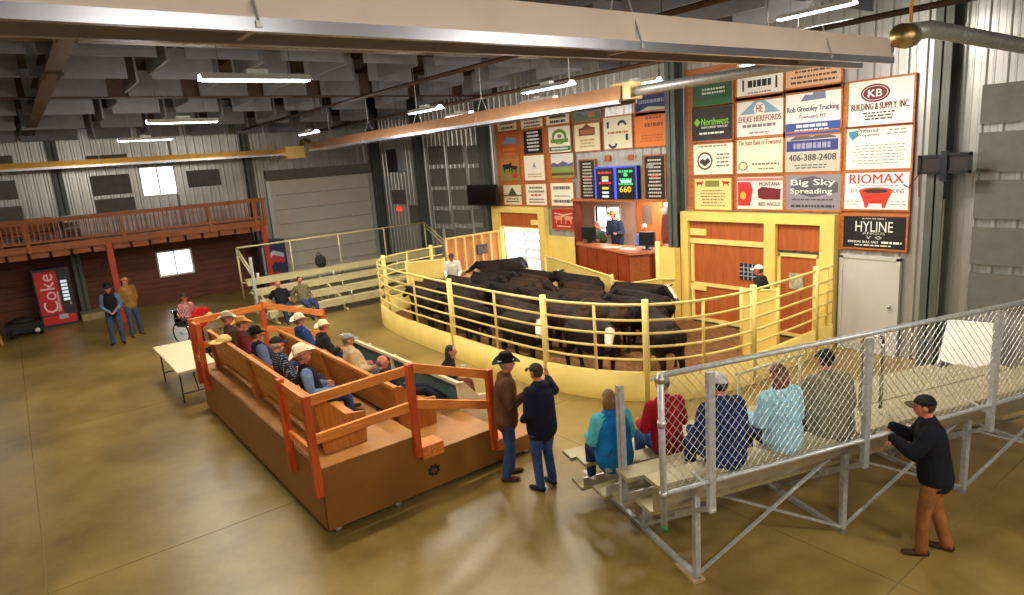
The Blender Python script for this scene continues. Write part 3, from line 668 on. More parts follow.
sign('bright red sign with a cream outline of cattle', G1(236, 526, 312, 594), (176, 44, 30), lambda B: (cow_shape(B, .3, .5, .42, (224, 150, 120)), cow_shape(B, .72, .5, .42, (224, 150, 120), -1), B.poly([(.08, .78), (.5, .68), (.92, .78), (.92, .84), (.5, .74), (.08, .84)], (232, 190, 160)), B.lines(.15, .85, .06, .2, 1, (232, 200, 170), 29)))
# --- display
def display():
    a = on_y(*g1(378, 388), WY-.2); b = on_y(*g1(521, 493), WY-.2); x0, x1, z0, z1 = a.x, b.x, b.z, a.z
    t = thing('sale_display', 'blue framed electronic display board with red, green and yellow figures', 'display', ((x0+x1)/2, WY-.15, z0))
    mb = MB(); mb.box(x0, x1, WY-.2, WY-.06, z0, z1); mb.build('display_case', M_BLACK, t)
    B = Board((x0, WY-.2005, z0), (1, 0, 0), (0, 0, 1), x1-x0, z1-z0, (0, -1, 0))
    EB = emit('blue_glow', (50, 80, 255), 1.6); ER = emit('red_glow', (230, 40, 40), 1.2); EG = emit('green_glow', (60, 220, 120), 1.2); EW = emit('white_glow', (210, 225, 240), 1.3); EY = emit('amber_glow', (255, 190, 40), 1.5)
    for r in ((0, 0, .03, 1), (.47, 0, .53, 1), (.97, 0, 1, 1), (0, .96, 1, 1)): B.rect(*r, EB)
    for v, c in ((.82, ER), (.5, ER)): B.lines(.08, .42, v-.04, v+.04, 1, c, int(v*100), .8)
    for v, c in ((.67, EY), (.34, EY), (.58, EW), (.2, EW), (.08, EW)): B.rect(.18, v-.035, .34, v+.035, c)
    for v, c in ((.84, EG), (.6, EG), (.46, EG)): B.lines(.57, .93, v-.04, v+.04, 1, c, int(v*90), .8)
    B.ell(.75, .74, .05, .06, EG); B.rect(.64, .5, .88, .58, EW); B.text('660', .74, .3, .26, .18, EY, .015)
    B.done(t, 'display_figures')
display()
# --- right block of boards
sign('dark green sign with white lettering above the black sign with the green diamond', G2(31, 98, 134, 162), (30, 84, 50), lambda B: (B.lines(.2, .85, .35, .6, 2, (200, 214, 196), 30), B.rect(0, 0, 1, .2, (26, 100, 50))))
sign('white sign with black arched lettering beside the green board', G2(146, 84, 265, 144), WH, lambda B: (B.lines(.2, .8, .4, .66, 1, BK, 53, .9), B.rect(.12, .3, .16, .7, BK), B.rect(.84, .3, .88, .7, BK), B.lines(.25, .75, .08, .28, 2, (170, 120, 110), 31)))
sign('tan sign with rows of dark script over the blue striped trucking board', G2(273, 64, 415, 121), (222, 178, 140), lambda B: B.lines(.08, .95, .05, .95, 5, (90, 60, 44), 32, .4))
def s_nw(B): B.poly([(.05, .6), (.13, .72), (.21, .6), (.13, .48)], (120, 200, 40)); B.text('Northwest', .57, .6, .66, .2, (120, 200, 40)); B.text('FARM CREDIT SERVICES', .56, .44, .64, .06, WH); B.lines(.14, .84, .22, .32, 1, WH, 33)
sign('black sign with a bright green diamond and green lettering', G2(29, 180, 135, 261), BK, s_nw)
def s_eh(B): B.poly([(.06, .58), (.4, .9), (.5, .94), (.6, .9), (.94, .58)], (130, 172, 196)); B.ell(.5, .68, .12, .17, WH); B.text('HE', .5, .7, .14, .18, (160, 60, 50)); B.text('EHLKE HEREFORDS', .5, .46, .92, .14, (150, 70, 56)); B.lines(.08, .9, .22, .36, 1, (130, 120, 120), 34); B.lines(.25, .75, .08, .16, 1, (150, 130, 120), 35)
sign('white sign with a blue mountain and red cattle ranch lettering', G2(146, 152, 265, 247), (240, 234, 226), s_eh)
def s_rg(B): B.rect(0, 0, 1, .26, (36, 72, 156)); B.poly([(.28, .72), (.36, .86), (.5, .84), (.52, .92), (.72, .92), (.74, .74)], (120, 130, 160)); B.text('Rob Greenley Trucking', .5, .54, .94, .15, (50, 54, 90)); B.text('Townsend, MT', .5, .38, .5, .09, (60, 60, 90)); B.lines(.18, .8, .03, .24, 2, WH, 36, .6)
sign('white trucking sign with a small truck and blue bottom band', G2(273, 131, 413, 238), WH, s_rg)
def s_rm(B): B.lines(.06, .94, .82, .92, 1, (150, 130, 110), 37); B.ell(.3, .42, .2, .28, (120, 60, 50)); B.ell(.3, .42, .16, .22, WH); B.poly([(.15, .4), (.24, .5), (.3, .44), (.38, .52), (.45, .4), (.3, .24)], (60, 36, 30)); B.lines(.58, .94, .2, .66, 4, (110, 100, 90), 38, .4)
sign('white sign with a round brown mountain emblem', G2(33, 267, 135, 346), (240, 232, 206), s_rm)
def s_bk(B): B.text('The State Bank of Townsend', .5, .86, .92, .14, (130, 70, 40)); B.rect(.1, .5, .9, .68, (246, 236, 196)); B.ell(.14, .2, .11, .13, (120, 110, 80)); B.ell(.14, .2, .08, .1, (226, 214, 170)); B.lines(.32, .94, .2, .3, 1, (110, 100, 80), 39); B.lines(.45, .85, .08, .15, 1, (110, 100, 80), 40)
sign('cream bank sign with brown lettering and a small round seal', G2(146, 256, 264, 342), (242, 230, 192), s_bk)
def s_tf(B): B.rect(.02, .52, .96, .8, (44, 58, 130)); B.lines(.06, .92, .56, .76, 1, (150, 150, 176), 54, .7); B.poly([(.1, .84), (.25, .94), (.5, .88), (.7, .95), (.92, .86), (.92, .83), (.1, .81)], (80, 84, 100)); B.text('406-388-2408', .5, .36, .86, .17, (56, 56, 62)); B.lines(.15, .8, .06, .2, 2, (110, 106, 100), 41)
sign('grey sign with a blue band and a large phone number', G2(272, 243, 412, 338), (196, 188, 172), s_tf)
def s_yl(B): B.rect(.3, .74, .68, .94, (130, 130, 50)); cow_shape(B, .15, .84, .2, RD); cow_shape(B, .85, .84, .2, RD, -1); B.lines(.16, .84, .08, .66, 6, (140, 90, 60), 42, .35)
sign('small pale yellow sign with red cattle in its top corners', G2(36, 360, 132, 440), (234, 212, 138), s_yl)
def s_mt(B):
    B.rect(0, .88, 1, .97, (206, 120, 110)); B.poly([(.02, .1), (.02, .85), (.3, .85), (.36, .6), (.3, .1)], (196, 44, 40)); B.ell(.14, .42, .07, .12, (240, 170, 60)); B.poly([(.48, .35), (.46, .6), (.56, .7), (.96, .62), (.95, .3), (.6, .3)], (110, 24, 26)); B.text('MONTANA', .72, .78, .44, .12, (40, 28, 28)); B.text('RED ANGUS', .72, .16, .46, .12, (60, 30, 30))
sign('white sign with a big red bull picture and dark red cattle', G2(146, 356, 264, 439), (240, 228, 214), s_mt)
def s_bs(B): B.ell(.5, .56, .3, .3, (150, 146, 156)); B.poly([(.1, .5), (.5, .36), (.95, .5), (.95, .76), (.5, .96), (.1, .84)], (86, 84, 94)); B.text('Big Sky', .5, .76, .8, .22, WH, .012); B.text('Spreading', .47, .52, .76, .19, WH, .012); B.lines(.12, .9, .26, .34, 1, (70, 70, 76), 43); B.lines(.06, .94, .05, .18, 1, (60, 60, 66), 44)
sign('grey violet sign with large white slanted lettering', G2(273, 350, 413, 442), (140, 134, 140), s_bs)
# --- right column
def s_kb(B): B.ell(.42, .72, .23, .2, (110, 26, 30)); B.ell(.42, .72, .2, .16, (236, 226, 222)); B.ell(.42, .72, .19, .15, (110, 26, 30)); B.text('KB', .42, .72, .22, .16, WH, .012); B.text('BUILDING & SUPPLY, INC.', .5, .42, .9, .17, (96, 28, 30), .01); B.lines(.22, .76, .12, .32, 3, (70, 50, 50), 45)
sign('white building supply sign with a dark red oval emblem', G2(437, 112, 600, 214), (240, 236, 226), s_kb)
def s_pp(B): B.poly([(.03, .92), (.18, .94), (.18, .8), (.1, .7), (.04, .8)], (60, 130, 150)); B.text('Preferred', .34, .92, .3, .1, (40, 50, 60)); B.text('Properties', .35, .81, .34, .1, (40, 50, 60)); B.lines(.62, .95, .78, .95, 2, (150, 150, 150), 46, .4); B.lines(.1, .94, .1, .6, 7, (140, 136, 126), 47, .3)
sign('white property sign with a small teal badge and fine print', G2(431, 230, 595, 331), (240, 234, 222), s_pp)
def s_ri(B):
    B.text('RIOMAX', .5, .83, .84, .26, (206, 44, 34), .012); B.text('JO', .15, .5, .12, .12, (110, 110, 116)); B.text('ONS', .85, .5, .17, .12, (110, 110, 116)); B.lines(.14, .9, .62, .67, 1, (160, 150, 150), 48)
    B.poly([(.24, .5), (.32, .18), (.34, .04), (.38, .04), (.4, .16), (.6, .16), (.62, .04), (.66, .04), (.68, .18), (.76, .5)], (206, 52, 30)); B.ell(.5, .5, .27, .1, (226, 70, 40)); B.ell(.5, .5, .2, .06, (70, 40, 34)); B.lines(.03, .28, .1, .26, 2, (160, 160, 160), 49, .3); B.lines(.72, .98, .1, .26, 2, (160, 160, 160), 50, .3)
sign('white sign with a red feed tub and big red lettering', G2(426, 345, 588, 440), (236, 234, 232), s_ri)
def s_hy(B): B.text('HYLINE', .5, .68, .6, .32, WH, .0); B.text('ANGUS', .5, .47, .36, .08, (190, 186, 180)); B.text('V', .42, .34, .08, .1, (206, 200, 196)); B.poly([(.52, .34), (.58, .4), (.64, .34), (.58, .28)], (206, 200, 196)); B.poly([(.545, .34), (.58, .375), (.615, .34), (.58, .305)], BK); B.text('ANNUAL BULL SALE', .33, .2, .5, .07, WH); B.lines(.63, .95, .16, .24, 1, WH, 55, .8); B.lines(.18, .8, .06, .13, 1, WH, 51); B.lines(.25, .75, .9, .96, 1, (190, 186, 180), 52)
sign('black sign with tall white lettering over the service door', G2(423, 455, 581, 545), BK, s_hy)
# wood battens behind the boards
for x0, x1, z0, z1, nm in ((on_y(690, 140, WY).x-.06, on_y(839, 140, WY).x+.05, on_y(760, 211, WY).z, 6.15, 'trim_5'), (on_y(843, 170, WY).x-.05, on_y(912, 170, WY).x+.03, on_y(873, 251, WY).z, on_y(880, 81, WY).z, 'trim_6')):
    mb = MB(); mb.box(x0, x1, WY-.043, WY-.04, z0, z1); struct(nm, mb, M_FRAME)
a = on_y(497, 150, WY); mb = MB(); mb.box(a.x, on_y(572, 150, WY).x, WY-.043, WY-.04, on_y(520, 206, WY).z, 5.9); struct('trim_7', mb, M_FRAME)
for p in ((421, 358, 'white curved-arrow sign'), (498, 355, 'plain orange sign')):
    a = on_y(*g1(p[0]-9, p[1]-9), WY-.06); b = on_y(*g1(p[0]+9, p[1]+9), WY-.06)
    mb = MB(); mb.box(a.x, b.x, WY-.07, WY-.043, b.z, a.z); simple('wall_block', mb, M_OCH, 'small orange wooden block on the ribbed wall below the '+p[2], 'block', 'orange blocks above the display')
# --- television, wire racks, boxes
def wbox(name, label, cat, p0, p1, d0, d1, m, plane='Y', **kw):
    a = on_y(*p0, WY-d1); b = on_y(*p1, WY-d1); mb = MB(); mb.box(a.x, b.x, WY-d1, WY-d0, b.z, a.z); return simple(name, mb, m, label, cat, **kw)
a = on_y(467, 185, WY-.5); b = on_y(498, 206, WY-.5)
tv = thing('television', 'black flat television mounted on the steel column above the gate leaf', 'television', ((a.x+b.x)/2, WY-.5, b.z))
mb = MB(); mb.box(a.x, b.x, WY-.52, WY-.45, b.z, a.z); mb.build('casing', M_BLACK, tv)
mb = MB(); mb.box(a.x+.04, b.x-.04, WY-.524, WY-.519, b.z+.04, a.z-.04); mb.build('screen', mat('dark_screen', (26, 14, 12), .15, var=0), tv)
mb = MB(); mb.bar(((a.x+b.x)/2, WY-.46, (a.z+b.z)/2), ((a.x+b.x)/2+.5, WY-.3, (a.z+b.z)/2), .06, .06); mb.build('bracket', M_BLACK, tv)
wbox('breaker_box', 'pale grey electrical box on the ribbed wall near the corner column', 'box', (396.5, 149), (404.5, 172), .045, .15, mat('box_grey', (170, 176, 184), .5, var=.04))
wbox('cabinet_box', 'dark grey box on the ribbed wall beside the pale electrical box', 'box', (386, 150), (396, 172), .045, .12, mat('box_dark', (54, 54, 54), .6, var=.04))
wbox('exit_light', 'small red glowing light on the ribbed wall', 'light', (396.5, 207), (400, 211), .045, .1, emit('red_exit', (255, 40, 40), 2.5))
wk = thing('tv_bracket', 'empty black double bracket on the steel column beside the sign boards', 'bracket', (on_y(944, 160, WY-.45).x, WY-.45, on_y(944, 175, WY-.45).z))
def rectframe(mb, p0, p1, d, w):
    a = on_y(*p0, WY-d); b = on_y(*p1, WY-d)
    mb.box(a.x, b.x, WY-d, WY-d+.03, a.z-w, a.z); mb.box(a.x, b.x, WY-d, WY-d+.03, b.z, b.z+w); mb.box(a.x, a.x+w, WY-d, WY-d+.03, b.z, a.z); mb.box(b.x-w, b.x, WY-d, WY-d+.03, b.z, a.z)
for p0, p1 in (((918, 155.5), (942, 174)), ((945, 153), (971, 173))):
    mb = MB(); rectframe(mb, p0, p1, .45, .05); mb.build('bracket_frame', M_BLACK, wk)
    a = on_y(*p0, WY-.42); b = on_y(*p1, WY-.42); mb = MB(); mb.box(a.x+.02, b.x-.02, WY-.42, WY-.4, b.z+.05, a.z-.05); mb.build('bracket_plate', mat('dark_plate', (34, 24, 22), .5, var=0), wk)
a = on_y(941, 151, WY-.46); b = on_y(946, 181, WY-.46); mb = MB(); mb.box(a.x, b.x, WY-.47, WY-.36, b.z, a.z); mb.build('bracket_spine', M_BLACK, wk)
mb = MB(); p = on_y(919, 174, WY-.2); mb.tube([p, p+Vector((-.2, .1, -.25)), p+Vector((-.3, .12, -.2))], .012, 5); mb.tube([p, p+Vector((.0, .05, -.42))], .012, 5); mb.build('cable', mat('red_cable', (130, 40, 40), .5, var=0), wk)
wbox('conduit_cover', 'tall narrow cream cover box beside the steel column', 'cover', (926, 200), (934.5, 316), .06, .2, mat('cream_cover', (214, 202, 176), .5, var=.04))
# white board leaning behind the bleachers
q = on_z(965, 375); yb_ = min(q.y, 12.9); a = on_y(939, 322, yb_); b = on_y(989, 374, yb_)
mb = MB(); mb.prism([(a.x, yb_, .12), (a.x+.06, yb_, .26), (a.x+.45, yb_, .2), (b.x-.3, yb_, 0), (b.x-.05, yb_, 0), (b.x, yb_+.02, .06), (b.x, 13.3, a.z), (a.x, 13.3, a.z-.04)], (0, .03, 0)); simple('leaning_board', mb, M_WHITE, 'white board leaning on the wall behind the grandstand fence', 'board')
# ------------------------------------------------------------------ lamps
M_TUBE = emit('fluorescent_tube', (255, 250, 240), 14.0)
def lamp(c, axis, label, L=1.24, w=LAMP_W, drop=.5):
    t = thing('ceiling_lamp', label, 'lamp', c, 0 if axis == 'X' else math.pi/2, 'fluorescent ceiling lamps')
    prof = [(-.11, .0), (-.05, .07), (.05, .07), (.11, .0), (.1, .0), (.045, .06), (-.045, .06), (-.1, .0)]
    mb = MB(); mb.loft([[(x, y, z) for y, z in prof] for x in (-L/2, L/2)]); mb.build('reflector', M_WHITE, t, local=True)
    for y in (-.045, .045): mb = MB(); mb.tube([(-L/2+.02, y, .015), (L/2-.02, y, .015)], .028, 8); mb.build('tube', M_TUBE, t, True, local=True)
    for x in (-.4, .4): mb = MB(); mb.tube([(x, 0, .07), (x, 0, .07+drop)], .003, 4); mb.build('hanger', M_BLACK, t, local=True)
    mb = MB(); mb.box(-.12, .12, -.05, .05, .07, .12); mb.build('ballast', M_GALV, t, local=True)
    ld = bpy.data.lights.new('lamp_light', 'AREA'); ld.shape = 'RECTANGLE'; ld.size = L; ld.size_y = .2; ld.energy = w; ld.color = (1.0, .92, .79)
    lo = bpy.data.objects.new('lamp_light', ld); COL.objects.link(lo); lo.parent = t; lo.location = (0, 0, -.03)
    for x in (-L/3, L/3):
        l2 = bpy.data.lights.new('tube_glow', 'POINT'); l2.shadow_soft_size = .07; l2.energy = LAMP_SIDE/2*w/LAMP_W; l2.color = ld.color
        lo = bpy.data.objects.new('tube_glow', l2); COL.objects.link(lo); lo.parent = t; lo.location = (x, 0, -.09)
zl = 5.52
for p, q, lab in (((205, 77), (304, 80), 'bright tube lamp across the near end of the row by the steel beam'), ((147, 122), (217, 121), 'bright tube lamp in the middle of the crosswise row'), ((119, 140), (171, 139), 'bright tube lamp nearest the upper window in the crosswise row')):
    a = on_z(*p, zl+.02); b = on_z(*q, zl+.02); lamp(((a.x+b.x)/2, (a.y+b.y)/2, zl), 'Y', lab)
for p, q, lab in (((520, 95), (578, 82), 'lengthwise tube lamp above the landscape and banner boards'), ((408, 114), (443, 108), 'lengthwise tube lamp above the long heater hood'), ((297, 136), (321, 131), 'lengthwise tube lamp by the heater burner box'), ((768, 20), (865, 4), 'lengthwise tube lamp between the near heater and the sign wall')):
    zz = zl if p[0] < 700 else 6.3
    a = on_z(*p, zz); b = on_z(*q, zz); lamp(((a.x+b.x)/2, (a.y+b.y)/2, zz), 'X', lab)
for c, ax, lab in (((.7, 5.6), 'Y', 'unseen tube lamp added to brighten the near heater hood, on its burner side'), ((.7, 1.6), 'Y', 'unseen tube lamp added to brighten the near heater hood, away from its burner'), ((2.6, 7.4), 'X', 'tube lamp high under the roof at the end of the lengthwise row'), ((2.5, -3.6), 'Y', 'unseen tube lamp in a back row added to light the open floor, first one'), ((-5, -4), 'Y', 'unseen tube lamp in a back row added to light the open floor, second one'), ((-12.5, -4), 'Y', 'unseen tube lamp in a back row added to light the open floor, third one'), ((-20, -4), 'Y', 'unseen tube lamp in a back row added to light the open floor, last one')):  # unseen; pair added to brighten near hood, back row to light the floor
    lamp((c[0], c[1], 5.7), ax, lab, w=LAMP_W*(.6 if c[1] < 0 and c[0] < 0 else 1))
for x, lab in ((-6.2, 'tube lamp tucked behind the hood over the orange ring doors'), (-9.2, 'tube lamp tucked behind the hood over the open end of the herd'), (-12.2, 'tube lamp tucked behind the hood over the auction counter'), (-15.6, 'tube lamp tucked behind the hood over the cattle doorway')):
    lamp((x, 10.3, 5.66), 'X', lab, w=LAMP_W*.55)
# office lamp
lamp((-12.2, 14.3, 3.1), 'X', 'small tube lamp on the ceiling of the auction office', w=50, drop=.15)
# ------------------------------------------------------------------ radiant tube heaters
M_HOOD = mat('heater_hood_aluminium', (246, 226, 212), .5, .0, var=.04, scale=2)
M_HLIP = mat('heater_lip', (168, 170, 182), .3, .8, var=.05)
M_HTUBE = mat('heater_tube', (196, 172, 120), .35, .85, var=.1)
zh = 5.3
def hood(name, label, a, b, w=.42, h=.3, hang=True, m=M_HOOD, brackets=()):
    a = Vector(a); b = Vector(b); t = thing(name, label, 'heater', tuple((a+b)/2)); d = (b-a).normalized(); r = d.cross(Vector((0, 0, 1))).normalized(); up = Vector((0, 0, 1))
    g = .42; prof = [(-w/2-.04, 0), (-w/2, 0), (-w*g, h), (w*g, h), (w/2, 0), (w/2+.04, 0), (w/2+.04, .015), (w/2+.01, .015), (w*g+.01, h+.012), (-w*g-.01, h+.012), (-w/2-.01, .015), (-w/2-.04, .015)]
    mb = MB(); mb.loft([[p+r*x+up*z for x, z in prof] for p in (a, b)]); mb.build('hood', m, t)
    for s in (-1, 1):
        mb = MB(); mb.bar(a+r*s*(w/2+.02)+up*-.03, b+r*s*(w/2+.02)+up*-.03, .05, .065); mb.build('lip', M_HLIP, t)
    mb = MB(); mb.tube([a+up*.12, b+up*.12], .055, 10); mb.build('burner_tube', M_HTUBE, t, True)
    L = (b-a).length; n = max(2, int(L/2.6))
    for i in range(n):
        p = a+d*(L*(i+.5)/n)
        mb = MB(); mb.bar(p-r*(w/2+.06)+up*-.03, p+r*(w/2+.06)+up*-.03, .03, .03)
        if hang: mb.tube([p-r*(w/2+.055)+up*-.03, p+up*(h+.35), p+r*(w/2+.055)+up*-.03], .008, 5); mb.tube([p+up*(h+.34), p+up*(ZR-p.z)], .008, 5)
        mb.build('hanger', M_GALV, t)
    return t
e = on_x(893, 52, -4.0)
hood('tube_heater', 'long pale radiant heater hood hanging closest below the roof beam', (-3.58, -3, 5.19), (-3.58, 8.0, 5.2), .3, .2)
mb = MB(); p = on_x(906, 36, -3.45); mb.tube([p+Vector((0, -.14, 0)), p, p+Vector((0, .14, 0))], [.13, .14, .12], 12)
hb = simple('heater_burner', mb, M_HTUBE, 'round heater burner drum at the end of the pale heater hood', 'burner', smooth=True)
mb = MB(); mb.tube([p+Vector((0, .14, .05)), on_x(930, 29, -3.4), on_x(1040, 49, -3.1)], .1, 12); simple('flue_pipe', mb, M_GALV, 'silver round flue pipe running to the sign wall past the drum', 'pipe', smooth=True)
mb = MB(); mb.tube([p+Vector((.02, .05, .15)), p+Vector((.02, .05, .35)), p+Vector((.1, .05, .42)), p+Vector((.1, .05, 1.6))], .018, 8); simple('gas_line', mb, mat('yellow_gas_line', (240, 190, 40), .4, var=0), 'yellow flexible gas line rising from the burner drum', 'pipe', smooth=True)
ya = 9.3
xa = on_y(628, 98, ya)
hood('tube_heater', 'brownish long radiant heater hood running lengthwise before the sign boards', (-23.8, ya, zh-.06), (xa.x, ya, zh), .4, .24, m=mat('bronze_hood', (186, 138, 100), .4, .5, var=.05))
mb = MB(); mb.tube([(xa.x, ya, zh+.12), (xa.x+.6, ya, zh+.14), (-3.9, ya-.2, zh+.12)], .085, 12); simple('flue_pipe', mb, M_GALV, 'silver round flue pipe continuing the brownish heater hood', 'pipe', smooth=True)
mb = MB(); mb.box(xa.x-.25, xa.x+.2, ya-.16, ya+.16, zh, zh+.3); simple('heater_burner', mb, M_HTUBE, 'boxy burner joining brownish hood and silver flue pipe', 'burner')
hood('tube_heater', 'golden radiant heater tube running across before the far balcony', (-25.2, -4, 5.18), (-25.2, 9.3, 5.18), .2, .16, m=mat('gold_hood', (214, 164, 74), .3, .7, var=.06))
a = on_x(293, 154, -25.0); mb = MB(); mb.box(-25.2, -24.7, a.y-.35, a.y+.35, 4.98, 5.42); simple('heater_burner', mb, mat('gold_box', (240, 206, 130), .35, .4, var=.04), 'golden burner box at the corner of the heater line', 'burner')
mb = MB(); mb.tube([(-25, a.y+.3, 5.3), (-24.9, a.y+.4, 5.6), (-24.6, ya, 5.6), (-23.8, ya, 5.35)], .1, 10); simple('flue_pipe', mb, M_HTUBE, 'golden bent flue pipe linking burner box and brownish hood', 'pipe', smooth=True)
# ------------------------------------------------------------------ aluminium grandstand with chain-link back (turned 17.6 degrees)
GO = on_z(697, 580); _e = on_z(962, 493); GA = math.atan2(-(_e.x-GO.x), _e.y-GO.y)     # local +y runs along the rows
gs = thing('grandstand', 'aluminium plank grandstand with chain-link fence along its high back', 'bleachers', (GO.x, GO.y, 0), GA)
GM = MW[gs.name]
def gw(s, t, z): return GM @ Vector((-t, s, z))           # s along, t towards the ring
S0, S1 = -.45, 6.2
def gbox(s0, s1, t0, t1, z0, z1, name, m=M_ALU):
    mb = MB(); mb.box(-t1, -t0, s0, s1, z0, z1); return mb.build(name, m, gs, local=True)
M_PLK = mat('aluminium_plank', (168, 158, 120), .5, .3, var=.06, scale=6, stretch=(20, 1, 1))
SEATS = [(2.06, .59), (1.55, .74), (1.05, .89), (.5, 1.04), (-.03, 1.2)]
FEET = [(1.77, .31), (1.16, .49), (.65, .65), (.12, .84)]
for i, (t, z) in enumerate(SEATS): gbox(S0-(.04 if i % 2 else 0), S1, t, t+.26, z-.045, z, 'seat_plank', M_PLK)
for i, (t, z) in enumerate(FEET): gbox(S0, S1, t, t+.3, z-.045, z, 'foot_plank', M_PLK)
for i, (t, z) in enumerate(FEET[:3]): gbox(S0+.02, S1, t-.03, t-.005, z+.02, z+.14, 'riser_plank', M_ALU)
gbox(S0+.02, S1, .09, .115, .86, 1.1, 'riser_plank', M_ALU); gbox(S0+.02, S1, -.06, -.035, 1.0, 1.16, 'back_plank', M_ALU)
for s in (0, 1.95, 3.86, 5.8):
    gbox(s-.03, s+.03, -.03, .03, 0, 1.12, 'leg', M_GALV)
    def gbar(a, b, w, h, name, m=M_GALV):
        mb = MB(); mb.bar((-a[1], a[0], a[2]), (-b[1], b[0], b[2]), w, h); mb.build(name, m, gs, local=True)
    gbar((s, -.03, .03), (s, 2.2, .03), .06, .05, 'base_runner'); gbar((s, 1.0, 0), (s, 1.0, .78), .05, .05, 'leg'); gbar((s, 2.05, 0), (s, 2.05, .55), .05, .05, 'leg')
    gbar((s, 0, 1.1), (s, 2.2, .5), .04, .06, 'stringer'); gbar((s, .05, .75), (s, 1.0, .1), .035, .035, 'brace')
    gbar((s, -.28, .97), (s, .35, .6), .05, .05, 'post_strut'); gbar((s, -.25, 1.14), (s, .05, 1.2), .035, .035, 'post_strut')
    if s < 5: 
        gbox(s-.035, s+.035, -.285, -.225, .92, 2.36, 'fence_post', M_GALV)
        gbar((s, .0, .06), (s+1.93, .0, 1.08), .035, .02, 'cross_brace'); gbar((s, 1.0, .72), (s+1.93, .0, .08), .035, .02, 'cross_brace')
mb = MB(); mb.box(-.3, .05, -.07, .07, 0, .028); mb.build('wood_shim', wood('shim_wood', (186, 160, 120), (160, 130, 90), 'X'), gs, local=True)
def gtube(pts, r, name, m=M_GALV, n=8):
    mb = MB(); mb.tube([(-t, s, z) for s, t, z in pts], r, n); return mb.build(name, m, gs, True, local=True)
gtube([(-.53, -.25, 2.42), (6.2, -.25, 2.40)], .03, 'top_rail'); gtube([(-.53, -.25, 1.24), (6.2, -.25, 1.24)], .024, 'bottom_rail')
gtube([(-.53, -.25, .86), (-.53, -.25, 2.44)], .032, 'end_post')
gtube([(-.53, -.25, .86), (-.53, -.25, .92)], .036, 'end_sleeve', mat('green_tape', (40, 120, 60), .6, var=0))
for z in (1.24, 1.95, 2.38): gtube([(-.53, -.25, z-.03), (-.53, -.25, z+.03)], .042, 'clamp', M_ALU)
q = [(s, z) for s in (-.5, .4) for z in (0, 1)]
# free-standing angle post at the open end
p = on_z(624, 498, .68)
gi = GM.inverted() @ p
mb = MB(); mb.box(gi.x-.035, gi.x+.035, gi.y-.035, gi.y-.025, .6, 2.0); mb.box(gi.x+.025, gi.x+.035, gi.y-.035, gi.y+.035, .6, 2.0); mb.build('angle_post', M_GALV, gs, local=True)
# chain link: two sets of crossing wires
mb = MB(); pitch = .088; zlo, zhi = 1.25, 2.41; H_ = zhi-zlo
def wire(s0, dirn):
    a0, a1 = s0, s0+dirn*H_*.86
    z0, z1 = zlo, zhi
    lo, hi = -.5, 6.2
    def clip(s, z): return s, z
    pts = [(a0, z0), (a1, z1)]
    # clip to lo..hi
    for i in (0, 1):
        s, z = pts[i]; s2, z2 = pts[1-i]
        if s < lo and s2 > lo: f = (lo-s)/(s2-s); pts[i] = (lo, z+(z2-z)*f)
        elif s > hi and s2 < hi: f = (hi-s)/(s2-s); pts[i] = (hi, z+(z2-z)*f)
        elif (s < lo and s2 <= lo) or (s > hi and s2 >= hi): return
    (sa, za), (sb, zb) = pts
    if abs(sa-sb) < .01: return
    mb.tube([(.25-.003*dirn, sa, za), (.25-.003*dirn, sb, zb)], .003, 4)
s = -1.6
while s < 7.3: wire(s, 1); wire(s, -1); s += pitch
mb.build('chain_link', M_ALU, gs, local=True)['kind'] = 'stuff'
# aisle handrail inside
gtube([(2.85, .35, 1.2), (2.85, .35, 1.95), (2.9, .4, 2.05), (2.9, .6, 2.05), (2.9, .68, 1.95), (2.9, .68, 1.0)], .022, 'aisle_handrail', M_CHROME)
gtube([(2.0, 1.9, 1.32), (3.15, 1.9, 1.4)], .024, 'front_rail', M_CREAM); gtube([(2.05, 1.9, 1.32), (2.05, 1.9, .4)], .022, 'rail_upright', M_CREAM); gtube([(3.1, 1.9, 1.4), (3.1, 1.9, .4)], .022, 'rail_upright', M_CREAM)
# ------------------------------------------------------------------ cream bleachers against the far side
bl = thing('bleachers', 'cream plank bleachers with pipe guard rail before the overhead door', 'bleachers', (-21.2, 9.2, 0))
BY0, BY1 = 5.65, 12.7
rows = [(-19.75, .42), (-20.4, .68), (-21.05, .94), (-21.7, 1.2)]
for x, z in rows:
    mb = MB(); mb.box(x-.28, x, BY0, BY1, z-.05, z); mb.build('seat_plank', M_CREAM, bl)
    mb = MB(); mb.box(x-.03, x-.005, BY0, BY1, z-.2, z-.05); mb.build('face_plank', M_CREAM, bl)
    mb = MB(); mb.box(x-.62, x-.34, BY0, BY1, z-.17, z-.13); mb.build('foot_plank', M_CREAM, bl)
for y in (BY0+.2, BY0+2.4, BY0+4.6, BY1-.2):
    mb = MB(); mb.bar((-19.6, y, .06), (-22.4, y, .06), .06, .06); mb.bar((-19.7, y, .3), (-22.2, y, 1.05), .05, .06)
    for x, z in rows: mb.box(x-.17, x-.11, y-.03, y+.03, 0, z-.05)
    mb.build('support_frame', M_CREAM, bl)
for y in (BY0, BY0+1.75, BY0+3.5, BY0+5.3, BY1):
    mb = MB(); mb.tube([(-22.35, y, .5), (-22.35, y, 2.2)], .03, 8); mb.build('guard_post', M_CREAM, bl, True)
mb = MB(); mb.tube([(-22.35, BY0, 2.2), (-22.35, BY1, 2.2)], .032, 8); mb.build('guard_rail', M_CREAM, bl, True)
